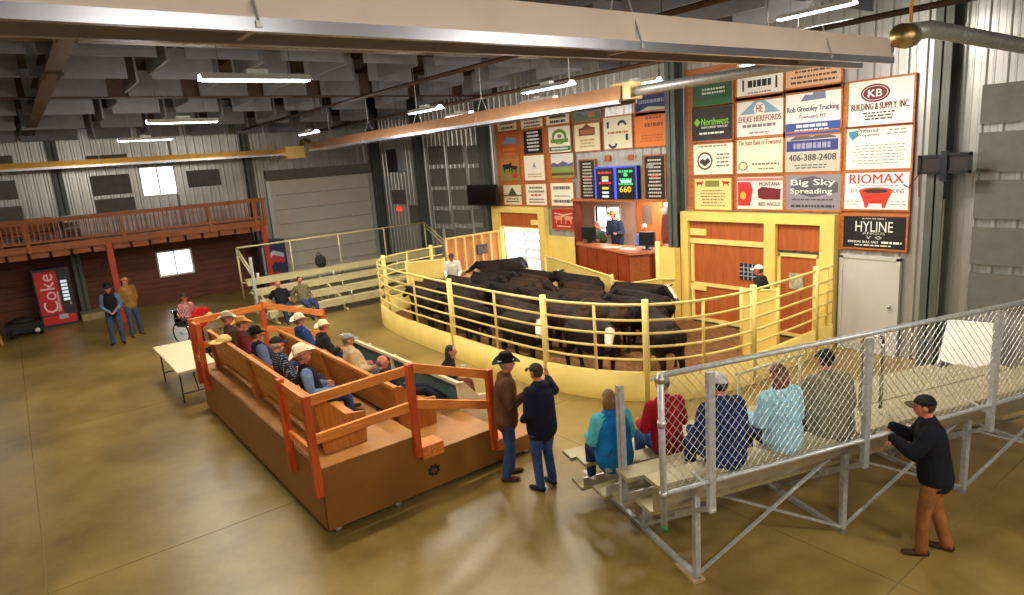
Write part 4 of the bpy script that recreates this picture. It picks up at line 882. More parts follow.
for y in (BY0, BY1):
    for dz in (0, -.16): mb = MB(); mb.tube([(-22.35, y, 2.2+dz), (-20.95, y, 1.55+dz)], .028, 8); mb.build('end_rail', M_CREAM, bl, True)
    mb = MB(); mb.box(-20.98, -20.9, y-.04, y+.04, .3, 2.0); mb.build('end_post', M_GALV, bl)
for y in (8.3, 10.7):
    for x, z in rows[:3]: mb = MB(); mb.tube([(x+.0, y, z), (x-.0, y, z+.2)], .02, 6); mb.build('bracket', M_WHITE, bl, True)
def cup(x, y, z, label, s=1): 
    mb = MB(); mb.lathe([(.028*s, 0), (.038*s, .1*s), (.041*s, .1*s), (.041*s, .108*s), (.036*s, .108*s), (.027*s, .01*s)], (x, y, z), 14); return simple('paper_cup', mb, M_WHITE, label, 'cup', smooth=False)
cup(-21.85, 6.05, 1.2, 'white cup on the top plank of the cream bleachers', 1.4)
# dark backpack on top plank
bp = thing('backpack', 'dark backpack on the top plank of the cream bleachers', 'bag', (-21.85, 8.2, 1.2))
mb = MB(); mb.ell((-21.85, 8.2, 1.42), (.14, .2, .22)); mb.build('bag_body', cloth((48, 46, 44)), bp, True)
mb = MB(); mb.ell((-21.72, 8.2, 1.34), (.07, .14, .12)); mb.build('pocket', cloth((40, 38, 36)), bp, True)
mb = MB(); mb.tube([(-21.95, 8.1, 1.6), (-21.95, 8.2, 1.72), (-21.95, 8.3, 1.6)], .015, 6); mb.build('loop', cloth((40, 38, 36)), bp, True)
# ------------------------------------------------------------------ tiered seating platform
PXA, PXB = -13.6, -7.4
TY = [2.45, 3.78, 5.05, 6.1]; TZ = [.9, .6, .3]
pf = thing('seating_platform', 'brown painted plywood tiered platform carrying the pews', 'platform', ((PXA+PXB)/2, 4.2, 0))
for i in range(3):
    mb = MB(); mb.box(PXA+.03, PXB-.03, TY[i], TY[i+1], .08, TZ[i]-.02); mb.build('tier_box', M_PLAT, pf)
    mb = MB(); mb.box(PXA+.03, PXB-.03, TY[i]-(.015 if i == 0 else 0), TY[i+1]+.015, TZ[i]-.02, TZ[i]); mb.build('tier_floor', M_PLATF, pf)
for x in (PXA, PXB-.03):
    mb = MB(); poly = [(x, TY[0]-.03, .07), (x, TY[3], .07)]
    for i in (2, 1, 0): poly += [(x, TY[i+1], TZ[i]+.004), (x, TY[i], TZ[i]+.004)]
    poly[-1] = (x, TY[0]-.03, TZ[0]+.004)
    mb.prism(poly, (.03, 0, 0)); mb.build('side_sheet', M_PLAT, pf)
for i in range(3):
    a = PXA+(PXB-PXA)*i/3; b = PXA+(PXB-PXA)*(i+1)/3
    mb = MB(); mb.box(a+.003, b-.003, TY[0]-.03, TY[0], .07, TZ[0]); mb.build('back_sheet', M_PLAT, pf)
mb = MB(); mb.box(PXA+.1, PXB-.1, TY[0]+.08, TY[3]-.1, 0, .08); mb.build('kick_base', mat('black_kick', (36, 34, 34), .6, var=.1), pf)
for x, y in ((PXB-.05, 2.55), (PXB-.05, 3.4), (PXB-.05, 5.6)):
    mb = MB(); mb.tube([(x-.02, y, .045), (x+.03, y, .045)], .045, 10); mb.build('caster', M_GALV, pf, True)
# small round emblem on the side sheet
pe = on_x(434, 470, PXB); mb = MB()
mb.add([(PXB+.003, pe.y+.11*(1 if i % 2 else .7)*math.cos(math.pi*i/8), pe.z+.1*(1 if i % 2 else .7)*math.sin(math.pi*i/8)) for i in range(16)], [tuple(range(16))])
mb.k = 1; mb.add([(PXB+.005, pe.y+.045*math.cos(math.pi*i/6), pe.z+.04*math.sin(math.pi*i/6)) for i in range(12)], [tuple(range(12))]); mb.build('emblem', [flat((28, 24, 22)), flat((110, 70, 60))], pf)
# railings at both ends
def railing(x, xb, label):
    t = thing('platform_railing', label, 'railing', (x, 3.7, .6)); s = 1 if xb > x else -1
    def post(px, py, z0, z1, w=.09): mb = MB(); mb.box(px-w/2, px+w/2, py-w/2, py+w/2, z0, z1); mb.build('post', M_RAILZ, t)
    yb = TY[0]-.075; o = .05 if x > -10 else -.05
    post(x, yb, .56, 1.86); post(xb, yb, .56, 1.86); post(x+o, 3.74, .62, 1.92); post(x+o, 4.98, .3, 1.52)
    for z in (1.8, 1.3): 
        mb = MB(); mb.bar((x+o*.4, yb+.04, z), (x+o*.2, 3.72, z+.03), .05, .12); mb.build('rail_board', M_RAILY, t)
    for z0, z1 in ((1.86, 1.44), (1.36, .98)):
        mb = MB(); mb.bar((x+o*.4, 3.76, z0), (x+o*.4, 4.98, z1), .05, .12); mb.build('rail_board', M_RAILY, t)
    for z in (1.76, 1.1):
        mb = MB(); mb.bar((x, yb+.02, z), (xb, yb+.02, z), .05, .1); mb.build('rail_board', M_RAILX, t)
    for y, z in ((3.93, .6), (5.15, .3)):
        mb = MB(); mb.box(min(x-.16, x+.12), max(x-.16, x+.12), y-.15, y+.17, z-.02, z+.15); mb.build('step_block', M_RAILX, t)
railing(-7.42, -8.35, 'orange stained railing at the platform end beside the two standing men')
railing(-13.55, -12.95, 'orange stained railing at the platform end beside the folding table')
# pews
def pew(x0, x1, y, z, label, mback, mend, hb=.72, deep=.46):
    t = thing('pew', label, 'bench', ((x0+x1)/2, y, z)); L = x1-x0
    mb = MB(); mb.box(x0+.04, x1-.04, y+.12, y+.12+deep, z+.25, z+.3); mb.build('seat', M_PEW, t)
    mb = MB(); mb.bar((x0+.04, y+.02, z+hb*.52+.06), (x1-.04, y+.02, z+hb*.52+.06), .04, hb-.2, up=(0, -.16, 1)); mb.build('backrest', mback, t)
    mb = MB(); mb.bar((x0, y-.05, z+hb), (x1, y-.05, z+hb), .07, .05); mb.build('cap_rail', M_PEW if mback is M_PEW else M_CREAM, t)
    n = max(2, int(L/1.9)+1)
    for i in range(n):
        x = x0+.03+(L-.06)*i/(n-1)
        mb = MB(); poly = [(x-.025, y-.03, z), (x-.025, y+.55, z), (x-.025, y+.58, z+.42), (x-.025, y+.3, z+.46), (x-.025, y+.05, z+hb+.01), (x-.025, y-.08, z+hb+.01)]
        mb.prism(poly, (.05, 0, 0)); mb.build('end_panel', mend, t)
    return t
pew(-13.3, -10.75, 2.66, .9, 'long wooden pew on the top tier by the folding table end', M_PEW, M_PEWE)
pew(-10.72, -7.75, 2.66, .9, 'long wooden pew on the top tier under the white-hatted man', M_PEW, M_PEWE)
pew(-13.3, -11.1, 3.98, .6, 'wooden pew on the middle tier under the two men in pale hats', M_PEW, M_PEWE)
pew(-11.06, -8.2, 3.98, .6, 'wooden pew on the middle tier under the khaki-shirted man', M_PEW, M_PEWE)
pew(-12.9, -8.35, 5.12, .3, 'teal backed bench with cream end panels on the lowest tier', mat('teal_upholstery', (74, 104, 104), .9, var=.1), mat('cream_panel', (226, 210, 170), .5, var=.04), hb=.74)
cup(-8.2, 3.15, .9, 'white cup standing on the top tier floor behind the end railing')
# ------------------------------------------------------------------ folding table
tb = thing('folding_table', 'cream topped folding table at the end of the platform', 'table', (-15.35, 2.45, 0))
mb = MB(); mb.box(-16.75, -14.0, 2.06, 2.84, .72, .76); mb.build('tabletop', mat('cream_laminate', (230, 214, 170), .4, var=.03), tb)
mb = MB(); mb.box(-16.72, -14.03, 2.09, 2.81, .68, .72); mb.build('apron', M_GALV, tb)
for x in (-16.4, -14.35):
    for y in (2.14, 2.76): mb = MB(); mb.tube([(x, y, 0), (x, y, .7)], .016, 6); mb.build('leg', M_BLACK, tb)
    mb = MB(); mb.tube([(x, 2.14, .2), (x, 2.76, .2)], .014, 6); mb.build('stretcher', M_BLACK, tb)
    mb = MB(); mb.tube([(x, 2.45, .2), (x+(.5 if x < -15 else -.5), 2.45, .68)], .012, 6); mb.build('brace', M_BLACK, tb)
# ------------------------------------------------------------------ vending machines
def vend(label, y0, y1, draw, body, xf=-26.4, h=1.95):
    t = thing('vending_machine', label, 'vending machine', (WX+.6, (y0+y1)/2, 0))
    mb = MB(); mb.box(WX+.42, xf, y0, y1, .0, h); mb.build('cabinet', body, t)
    mb = MB(); mb.box(xf, xf+.04, y0+.02, y1-.02, .06, h-.03); mb.build('front_panel', body, t)
    B = Board((xf+.0405, y0+.02, .06), (0, 1, 0), (0, 0, 1), y1-y0-.04, h-.09, (1, 0, 0)); draw(B); B.done(t)
    return t
a = on_x(43, 326.4, -26.36); b = on_x(80, 323, -26.36)
VR = mat('vending_red', (206, 30, 36), .3, var=.04); VD = mat('vending_dark', (52, 54, 56), .35, var=.05)
def d_cola(B):
    B.rect(.03, .2, .64, .98, (196, 28, 34)); B.rect(.03, .02, .97, .17, (214, 34, 36)); B.rect(.66, .2, .97, .98, (44, 44, 48)); B.text('Coke', .33, .58, .42, .7, (236, 206, 206), 0, rot=True)
    B.poly([(.5, .24), (.6, .24), (.6, .6), (.56, .6)], (220, 170, 170))
    for i in range(6): B.rect(.72, .42+.065*i, .9, .465+.065*i, emit('button_glow', (220, 235, 245), .8))
    B.rect(.86, .34, .92, .38, (170, 170, 170))
cv = vend('red and black drinks vending machine with sideways white lettering', a.y, b.y, d_cola, VD)
mb = MB(); mb.box(-26.36, -26.34, a.y+.5, a.y+.75, .24, .4); mb.build('coin_return', M_GALV, cv)
a = on_x(263, 275, -26.4); b = on_x(289, 272, -26.4)
def d_blue(B):
    B.rect(.04, .03, .96, .97, (44, 56, 92)); B.poly([(.1, .3), (.5, .55), (.9, .5), (.9, .62), (.5, .7), (.1, .5)], (206, 60, 56)); B.poly([(.1, .5), (.5, .7), (.9, .62), (.9, .72), (.5, .8), (.1, .64)], (206, 210, 220)); B.ell(.5, .2, .3, .12, (190, 40, 44)); B.rect(.06, .3, .2, .9, (150, 160, 180))
vend('dark blue drinks vending machine behind the cream bleachers', a.y, b.y, d_blue, VD, h=1.9)
# ------------------------------------------------------------------ things by the brown plank wall
t = thing('floor_sweeper', 'low dark floor machine with small pale wheel beside the red vending machine', 'machine', (-25.9, -.35, 0))
mb = MB(); mb.box(-26.5, -25.6, -.75, .2, .12, .42); mb.build('deck', M_BLACK, t)
mb = MB(); mb.ell((-26.1, -.3, .42), (.3, .35, .14)); mb.build('hood', M_RUB, t, True)
for y in (-.6, .15): mb = MB(); mb.tube([(-25.62, y-.05, .14), (-25.62, y+.05, .14)], .14, 12); mb.build('wheel', M_RUB, t, True)
mb = MB(); mb.tube([(-25.5, .05, .16), (-25.46, .05, .16)], .07, 10); mb.build('hub', M_WHITE, t, True)
t = thing('wooden_stool', 'tan wooden stool by the brown plank wall', 'stool', (-24.9, -1.05, 0))
M_TAN = wood('tan_stool', (196, 152, 84), (170, 124, 60), 'Z')
mb = MB(); mb.box(-25.1, -24.7, -1.3, -.85, .6, .65); mb.build('seat', M_TAN, t)
for x in (-25.06, -24.74):
    for y in (-1.26, -.89): mb = MB(); mb.bar((x, y, 0), (x*.5+(-24.9)*.5, y*.6-1.075*.4, .62), .05, .05); mb.build('leg', M_TAN, t)
# on the balcony
t = thing('wooden_settee', 'brown wooden settee standing on the balcony behind the balusters', 'bench', (-26.4, .3, 2.78))
mb = MB(); mb.box(-26.7, -26.1, -.4, 1.1, 3.08, 3.18); mb.build('seat', M_BALC, t)
mb = MB(); mb.box(-26.8, -26.7, -.4, 1.1, 3.15, 3.62); mb.build('backrest', M_BALC, t)
for y in (-.38, 1.04): mb = MB(); mb.box(-26.8, -26.1, y, y+.06, 2.78, 3.4); mb.build('arm', M_BALC, t)
t = thing('stacking_chair', 'small grey chair standing on the balcony beside the settee', 'chair', (-26.2, 1.55, 2.78))
mb = MB(); mb.box(-26.4, -25.98, 1.35, 1.77, 3.2, 3.24); mb.build('seat', M_GALV, t)
mb = MB(); mb.box(-26.42, -26.39, 1.35, 1.77, 3.4, 3.62); mb.build('backrest', M_GALV, t)
for x in (-26.4, -26.0):
    for y in (1.37, 1.75): mb = MB(); mb.tube([(x, y, 2.78), (x, y, 3.6 if x < -26.2 else 3.2)], .014, 6); mb.build('leg', M_BLACK, t)
# ------------------------------------------------------------------ wheelchair
wcx, wcy = -20.0, 3.45
wc = thing('wheelchair', 'wheelchair with big spoked wheels beyond the folding table', 'wheelchair', (wcx, wcy, 0), math.radians(-60))
for sx in (-.29, .29):
    mb = MB(); mb.tube([(sx, .3*math.cos(2*math.pi*i/24), .31+.3*math.sin(2*math.pi*i/24)) for i in range(24)], .02, 6, True); w = mb.build('drive_wheel', M_RUB, wc, True, local=True)
    for i in range(12):
        mb = MB(); mb.tube([(sx, 0, .31), (sx, .29*math.cos(2*math.pi*i/12), .31+.29*math.sin(2*math.pi*i/12))], .004, 4); mb.build('spoke', M_CHROME, w, local=True)
    mb = MB(); mb.tube([(sx*.9, .42+.07*math.cos(2*math.pi*i/12), .08+.07*math.sin(2*math.pi*i/12)) for i in range(12)], .015, 6, True); mb.build('caster', M_RUB, wc, True, local=True)
    mb = MB(); mb.tube([(sx*.85, -.25, .95), (sx*.85, -.22, .5), (sx*.85, .3, .48), (sx*.85, .42, .16)], .014, 6); mb.tube([(sx*.85, -.25, .92), (sx*.85, -.38, .93)], .016, 6); mb.tube([(sx*.85, -.2, .72), (sx*.85, .2, .72), (sx*.85, .25, .48)], .014, 6); mb.build('frame', M_CHROME, wc, True, local=True)
mb = MB(); mb.box(-.23, .23, -.2, .25, .46, .51); mb.build('seat', M_BLACK, wc, local=True)
mb = MB(); mb.box(-.23, .23, -.27, -.23, .5, .92); mb.build('backrest', M_BLACK, wc, local=True)
mb = MB(); mb.box(-.2, .2, .42, .58, .1, .12); mb.build('footrest', M_BLACK, wc, local=True)
# red jacket hanging on a chair beside it
rj = thing('folding_chair', 'chair draped with a bright red jacket beside the wheelchair', 'chair', (-18.9, 3.75, 0), math.radians(-60))
mb = MB(); mb.box(-.22, .22, -.2, .22, .43, .46); mb.build('seat', M_BLACK, rj, local=True)
for x in (-.2, .2):
    mb = MB(); mb.tube([(x, .2, 0), (x, -.22, .9)], .014, 6); mb.tube([(x, -.25, 0), (x, .15, .45)], .014, 6); mb.build('leg', M_BLACK, rj, local=True)
mb = MB(); mb.box(-.21, .21, -.22, -.19, .62, .9); mb.build('backrest', M_BLACK, rj, local=True)
mb = MB(); mb.loft([[(x, y, z) for x, y in ((-.27*w, -.3), (0, -.34), (.27*w, -.3), (.27*w, -.15), (0, -.12), (-.27*w, -.15))] for z, w in ((.35, 1.05), (.6, 1), (.85, 1), (1.0, .8), (1.06, .4))]); mb.build('jacket', cloth((196, 30, 32), .4, 9), rj, False, local=True)
# ------------------------------------------------------------------ on the counter
for c, lab in (((-13.9, 13.35, 1.8), 'dark computer monitor at the end of the counter by the red cow sign'), ((-11.5, 13.15, 1.8), 'dark computer monitor on the counter beside the blue-shirted clerk')):
    t = thing('monitor', lab, 'monitor', c, .35)
    mb = MB(); mb.box(-.22, .22, -.03, .03, .1, .46); mb.build('casing', M_BLACK, t, local=True)
    mb = MB(); mb.box(-.04, .04, -.03, .03, .02, .14); mb.build('stand', M_BLACK, t, local=True)
    mb = MB(); mb.box(-.12, .12, -.09, .09, 0, .02); mb.build('foot', M_BLACK, t, local=True)
for c, r, lab in (((-12.6, 13.05, 1.802), .2, 'loose white papers on the counter before the hatted clerk'), ((-12.0, 12.95, 1.802), -.1, 'loose white papers on the counter before the blue-shirted clerk')):
    mb = MB(); mb.box(-.2, .2, -.13, .13, 0, .006); o = mb.build('paper_sheet', M_WHITE, None); o.location = c; o.rotation_euler = (0, 0, r); tag(o, lab, 'paper')
t = thing('wall_hanging', 'tall reddish patterned figure hanging at the office jamb', 'hanging', (-11.05, WY-.14, 1.95))
mb = MB(); mb.loft([[(-11.05+w*math.cos(a), WY-.14+.05*math.sin(a), z) for a in [2*math.pi*i/10 for i in range(10)]] for z, w in ((1.95, .12), (2.2, .16), (2.5, .13), (2.7, .08))]); mb.build('body', mat('red_pattern', (150, 60, 44), .8, rgb2=(90, 60, 50), scale=20), t, True)
mb = MB(); mb.ell((-11.05, WY-.14, 2.8), (.1, .07, .11)); mb.build('cap', M_WHITE, t, True)
# ------------------------------------------------------------------ figures (one closed skin per body)
def V(*a): return Vector(a)
class Fig:
    def __init__(s): s.mb = MB(); s.samp = []
    def limb(s, pts, rad, tg, right=(1, 0, 0), n=12, step=.035, cap=True):
        pts = [Vector(p) for p in pts]; rad = [r if isinstance(r, tuple) else (r, r) for r in rad]; right = Vector(right)
        P = []; R = []
        for i in range(len(pts)-1):
            m = max(1, int((pts[i+1]-pts[i]).length/step))
            for j in range(m):
                f = j/m; P.append(pts[i].lerp(pts[i+1], f)); R.append(tuple(rad[i][k]*(1-f)+rad[i+1][k]*f for k in (0, 1)))
        P.append(pts[-1]); R.append(rad[-1])
        T = [(P[min(i+1, len(P)-1)]-P[max(i-1, 0)]).normalized() for i in range(len(P))]
        if cap:
            a, b = P[0], P[-1]; ra, rb = R[0], R[-1]; ma, mbb = min(ra), min(rb)
            pre = [(a-T[0]*ma*h, tuple(x*w for x in ra)) for h, w in ((.97, .2), (.8, .6), (.45, .89))]
            post = [(b+T[-1]*mbb*h, tuple(x*w for x in rb)) for h, w in ((.45, .89), (.8, .6), (.97, .2))]
            P = [p for p, _ in pre]+P+[p for p, _ in post]; R = [r for _, r in pre]+R+[r for _, r in post]; T = [T[0]]*3+T+[T[-1]]*3
        rings = []
        for p, r, t in zip(P, R, T):
            u = right-t*right.dot(t)
            if u.length < .05: u = Vector((0, 1, 0))-t*t.y
            u.normalize(); w = t.cross(u)
            rings.append([p+u*(r[0]*math.cos(2*math.pi*k/n))+w*(r[1]*math.sin(2*math.pi*k/n)) for k in range(n)])
            s.samp.append((np.array(p, np.float32), np.array(t, np.float32), np.array(u, np.float32), np.array(w, np.float32), r, step*.55 if len(P) > 7 else .01, tg))
        s.mb.loft(rings)
    def ell(s, c, r, tg, M=None, nu=14, nv=9):
        s.mb.ell(c, r, M, nu, nv); A = M or Matrix.Identity(3)
        for h in (-.9, -.6, -.3, 0, .3, .6, .9):
            q = math.sqrt(1-h*h); s.samp.append((np.array(Vector(c)+A @ Vector((0, 0, r[2]*h)), np.float32), np.array(A @ Vector((0, 0, 1)), np.float32), np.array(A @ Vector((1, 0, 0)), np.float32), np.array(A @ Vector((0, 1, 0)), np.float32), (r[0]*q, r[1]*q), r[2]*.16, tg))
    def skin(s, name, mats, vox, smooth=3, paint=None):
        """close all the limbs into one surface and colour every face by the limb that lies outermost there"""
        me0 = s.mb.mesh('src', []); o = bpy.data.objects.new('src', me0)
        m = o.modifiers.new('r', 'REMESH'); m.mode = 'VOXEL'; m.voxel_size = vox
        q = o.modifiers.new('s', 'SMOOTH'); q.factor = .5; q.iterations = smooth
        me = evaluated(o); bpy.data.objects.remove(o); bpy.data.meshes.remove(me0); me.name = name
        names = list(mats); me.materials.clear()
        for k in names: me.materials.append(mats[k])
        n = len(me.polygons); ctr = np.empty(n*3, np.float32); me.polygons.foreach_get('center', ctr); ctr = ctr.reshape(-1, 3)
        best = np.full(n, 1e9, np.float32); idx = np.zeros(n, np.int32)
        for c, t, u, w, r, half, tg in s.samp:
            d = ctr-c; near = (d*d).sum(1) < (max(r)+half+.12)**2
            if not near.any(): continue
            d = d[near]; dt = np.maximum(0, np.abs(d @ t)-half); qq = np.sqrt((d @ u/r[0])**2+(d @ w/r[1])**2); sd = (qq-1)*min(r)
            sd = np.where(sd > 0, np.sqrt(sd*sd+dt*dt), np.where(dt > 0, dt, sd))
            bb = best[near]; ii = idx[near]; k = sd < bb; bb[k] = sd[k]; ii[k] = names.index(tg); best[near] = bb; idx[near] = ii
        if paint: idx = np.array([names.index(paint(Vector(ctr[i]), names[idx[i]])) for i in range(n)], np.int32)
        me.polygons.foreach_set('material_index', idx); me.polygons.foreach_set('use_smooth', np.ones(n, bool)); me.update()
        return me

def hand(F, w, d, palm, side, tg='skin', curl=.5):
    """palm, four fingers of unequal length with a knuckle bend, and a thumb leaving the side of the palm"""
    w = Vector(w); d = Vector(d).normalized(); palm = Vector(palm); palm = (palm-d*palm.dot(d)).normalized(); ac = d.cross(palm).normalized()*side
    F.limb([w-d*.01, w+d*.05, w+d*.085], [(.026, .019), (.038, .016), (.036, .013)], tg, right=ac, n=10, step=.02)
    for k, L in ((-1.5, .062), (-.5, .078), (.5, .074), (1.5, .058)):
        b = w+d*.085+ac*(k*.019); m = b+d*(L*.5)+palm*(curl*L*.22); e = m+(d*(1-curl*.7)+palm*curl).normalized()*(L*.55)
        F.limb([b-d*.012, m, e], [.0092, .0088, .0076], tg, n=7, step=.02)
    b = w+d*.03-ac*.034; m = b-ac*.022+d*.026+palm*.012; e = m+d*.034+palm*.012
    F.limb([b+ac*.01, m, e], [.0115, .0105, .0085], tg, n=7, step=.02)

def head_mat(yaw, pitch): return Matrix.Rotation(yaw, 3, 'Z') @ Matrix.Rotation(-pitch, 3, 'X')

def person(label, loc, rz, J, C, hat=None, hair=None, scale=1.0, vox=.012, face_yaw=0, face_pitch=0, group=None, fat=0.0, jacket=False, extra=None, skinm=None, skirt=0.0):
    """J: joints in the person's own frame (faces +y). C: cloth materials."""
    F = Fig(); sk = skinm or M_FACE
    P, N = Vector(J['pel']), Vector(J['neck']); ax = (N-P).normalized(); L = (N-P).length; right = Vector(J.get('right', (1, 0, 0)))
    k = L/.52; j = .03 if jacket else .014; f = fat+.012
    at = lambda u: P+ax*(u*k)
    fwd = ax.cross(right)*-1
    if fwd.y < 0 and abs(fwd.y) > abs(fwd.z): fwd = -fwd
    # hips
    hipL, hipR = Vector(J['hipL']), Vector(J['hipR'])
    F.limb([P-ax*.07, P, at(.1)], [(.145+f*.3, .105+f*.3), (.158+f*.4, .115+f*.4), (.15+f*.4, .11+f*.5)], 'pants', right)
    hem = J.get('hem', -.02)
    F.limb([at(hem), at(.1), at(.2), at(.32), at(.42), at(.475)], [(.163+j*1.4+f*.6, .123+j*1.3+f*.7), (.156+j+f*.7, .118+j+f), (.15+j+f*.7, .115+j+f), (.168+j+f*.4, .122+j+f*.5), (.17+j+f*.2, .108+j+f*.2), (.115+j, .075+j)], 'top', right, n=16)
    if 'shirt' in C: F.limb([at(.4)+fwd*.07, at(.47)+fwd*.045], [.05, .045], 'shirt', right)
    hc = Vector(J['head']); HM = head_mat(face_yaw, face_pitch)
    F.limb([at(.45), at(.5), hc+HM @ V(0, -.02, -.07)], [(.08, .07), .056, .052], 'skin', right)
    if jacket: F.limb([at(.455), at(.505)], [(.083, .078), (.07, .066)], 'top', right)
    for s, S in ((-1, 'L'), (1, 'R')):
        sh, el, wr = Vector(J['sh'+S]), Vector(J['el'+S]), Vector(J['wr'+S])
        F.limb([at(.43)+right*(s*.06), sh-right*(s*.045)], [.075+j, .058+j], 'top', (0, 0, 1), step=.03)
        slv = 'sleeve' if 'sleeve' in C else 'top'
        if C.get('bare'):
            F.limb([sh, sh.lerp(el, .65)], [.062+j, .054+j], slv); F.limb([sh.lerp(el, .5), el, wr], [.045, .041, .029], 'skin')
        else: F.limb([sh-right*(s*.01), el, wr.lerp(el, .06)], [.066+j, .05+j, .038+j*.6], slv)
        d = Vector(J.get('hd'+S, wr-el)).normalized(); pn = Vector(J.get('pn'+S, (-s, 0, 0)))
        hand(F, wr, d, pn, s, curl=J.get('curl', .55))
        hp, kn, an = Vector(J['hip'+S]), Vector(J['kn'+S]), Vector(J['an'+S])
        F.limb([hp, hp.lerp(kn, .5), kn], [.1+f*.3, .09+f*.2, .07], 'pants', right); F.limb([kn, kn.lerp(an, .35), an+(kn-an).normalized()*.01], [.07, .068, .062], 'pants', right)
        td = Vector(J.get('toe'+S, (s*.18, 1, 0))); td.normalize()
        F.limb([an+V(0, 0, .03), an+V(0, 0, -.03)], [.044, .046], 'shoe'); F.limb([an-td*.05+V(0, 0, -.048), an+td*.06+V(0, 0, -.05), an+td*.165+V(0, 0, -.056)], [(.036, .034), (.043, .032), (.036, .024)], 'shoe', td.cross(V(0, 0, 1)), step=.03)
    # head
    F.ell(hc, (.074, .094, .107), 'skin', HM); F.ell(hc+HM @ V(0, .022, -.058), (.055, .066, .066), 'skin', HM)
    F.limb([hc+HM @ V(0, .088, .012), hc+HM @ V(0, .108, -.022)], [.011, .0165], 'skin', n=8, step=.015); F.ell(hc+HM @ V(0, .073, -.055), (.028, .02, .014), 'skin', HM, 10, 6)
    F.limb([hc+HM @ V(-.045, .074, .028), hc+HM @ V(.045, .074, .028)], [.014, .014], 'skin', n=8)
    for s in (-1, 1): F.ell(hc+HM @ V(s*.076, -.005, -.008), (.012, .024, .034), 'skin', HM, 8, 6)
    mats = {'skin': sk, 'top': C['top'], 'pants': C['pants'], 'shoe': C.get('shoe', cloth((44, 34, 28)))}
    for q in ('sleeve', 'shirt'):
        if q in C: mats[q] = C[q]
    me = F.skin('body', mats, vox, 3 if vox > .0105 else 4)
    t = thing('person', label, 'person', loc, rz, group); t.scale = (scale,)*3
    MW[t.name] = Matrix.Identity(4)
    b = bpy.data.objects.new('body', me); COL.objects.link(b); b.parent = t
    # face: eyes, brows, mouth
    EYE = [flat((226, 220, 212)), flat((46, 32, 26))]
    for s in (-1, 1):
        mb = MB(); mb.ell(hc+HM @ V(s*.031, .083, .008), (.0125, .007, .0075), HM, 8, 5, 0); mb.ell(hc+HM @ V(s*.031, .0885, .008), (.0055, .004, .0055), HM, 6, 4, 1); mb.build('eye', EYE, t, True, local=True)
        mb = MB(); mb.bar(hc+HM @ V(s*.018, .09, .03), hc+HM @ V(s*.046, .081, .03), .008, .006); mb.build('eyebrow', EYE[1], t, local=True)
    mb = MB(); mb.bar(hc+HM @ V(-.022, .0905, -.056), hc+HM @ V(.022, .0905, -.056), .006, .007); mb.build('mouth', flat((150, 74, 66)), t, local=True)
    if hair:
        col, kind = hair; hm = mat('hair_%d_%d_%d' % col, col, .6, var=.25, scale=40); mb = MB()
        mb.ell(hc+HM @ V(0, -.014, .014), (.081, .092, .103), HM, 16, 10)
        if kind == 'long':
            mb.loft([[hc+HM @ V(x*w, -.055+y*dd, z) for x, y in [(math.cos(2*math.pi*i/12), math.sin(2*math.pi*i/12)) for i in range(12)]] for z, w, dd in ((.04, .078, .05), (-.04, .092, .06), (-.11, .105, .06), (-.18, .1, .05), (-.23, .07, .035))])
        if kind == 'bob':
            mb.loft([[hc+HM @ V(x*w, -.04+y*dd, z) for x, y in [(math.cos(2*math.pi*i/12), math.sin(2*math.pi*i/12)) for i in range(12)]] for z, w, dd in ((.05, .08, .06), (-.04, .098, .075), (-.1, .098, .07), (-.14, .07, .05))])
        if kind == 'balding': mb = MB(); mb.ell(hc+HM @ V(0, -.026, -.012), (.082, .082, .07), HM, 14, 8)
        if kind == 'beard':
            mb.ell(hc+HM @ V(0, .034, -.078), (.054, .056, .042), HM, 12, 7)
        mb.build('hair', hm, t, True, local=True)
    if hat:
        kind, hcol, bcol = hat; hmt = mat('felt_%d_%d_%d' % hcol, hcol, .85, var=.08, scale=10, spec=.2); mb = MB(); n = 28
        T2 = lambda x, y, z: hc+HM @ V(x, y, z)
        if kind == 'cowboy':
            cr = []
            for z, w in ((.035, 1.0), (.075, .98), (.115, .93), (.15, .86), (.165, .72)):
                g = []
                for i in range(n):
                    a = 2*math.pi*i/n; x = .087*w*math.cos(a); y = .108*w*math.sin(a); dz = -.02*math.exp(-(x/.03)**2) if z > .14 else 0
                    if z > .14 and math.sin(a) > .5: x *= .8
                    g.append(T2(x, y-.005, z+dz))
                cr.append(g)
            mb.loft(cr)
            up, lo = [], []
            for r_, sh in ((.98, 0), (1.25, .15), (1.6, .5), (1.95, 1.0), (1.98, 1.0)):
                gu = []
                for i in range(n):
                    a = 2*math.pi*i/n; x = .087*r_*math.cos(a); y = .108*(1+(r_-1)*.8)*math.sin(a); z = .035+.062*sh*abs(math.cos(a))**2.2-.022*sh*abs(math.sin(a))**2
                    gu.append((x, y-.005, z))
                up.append(gu)
            mb.loft([[T2(x, y, z+.004) for x, y, z in g] for g in up]+[[T2(x, y, z-.004) for x, y, z in g] for g in up[::-1]], caps=False)
            h = mb.build('hat', hmt, t, True, local=True)
            b2 = MB(); b2.loft([[T2(.0885*w*math.cos(2*math.pi*i/n), .1095*w*math.sin(2*math.pi*i/n)-.005, z) for i in range(n)] for z, w in ((.037, 1.0), (.06, 1.0), (.06, .97), (.037, .97))], caps=False); b2.build('hat_band', flat(bcol), h, True, local=True)
        else:
            cr = []
            for a in (0, 18, 36, 54, 70, 84):
                q = math.radians(a); cr.append([T2(.086*math.cos(q)*math.cos(2*math.pi*i/n), .104*math.cos(q)*math.sin(2*math.pi*i/n)-.006, .03+.092*math.sin(q)) for i in range(n)])
            mb.loft(cr); mb.ell(T2(0, -.006, .122), (.008, .008, .005), None, 6, 4)
            h = mb.build('cap', hmt, t, True, local=True)
            b2 = MB(); top = []
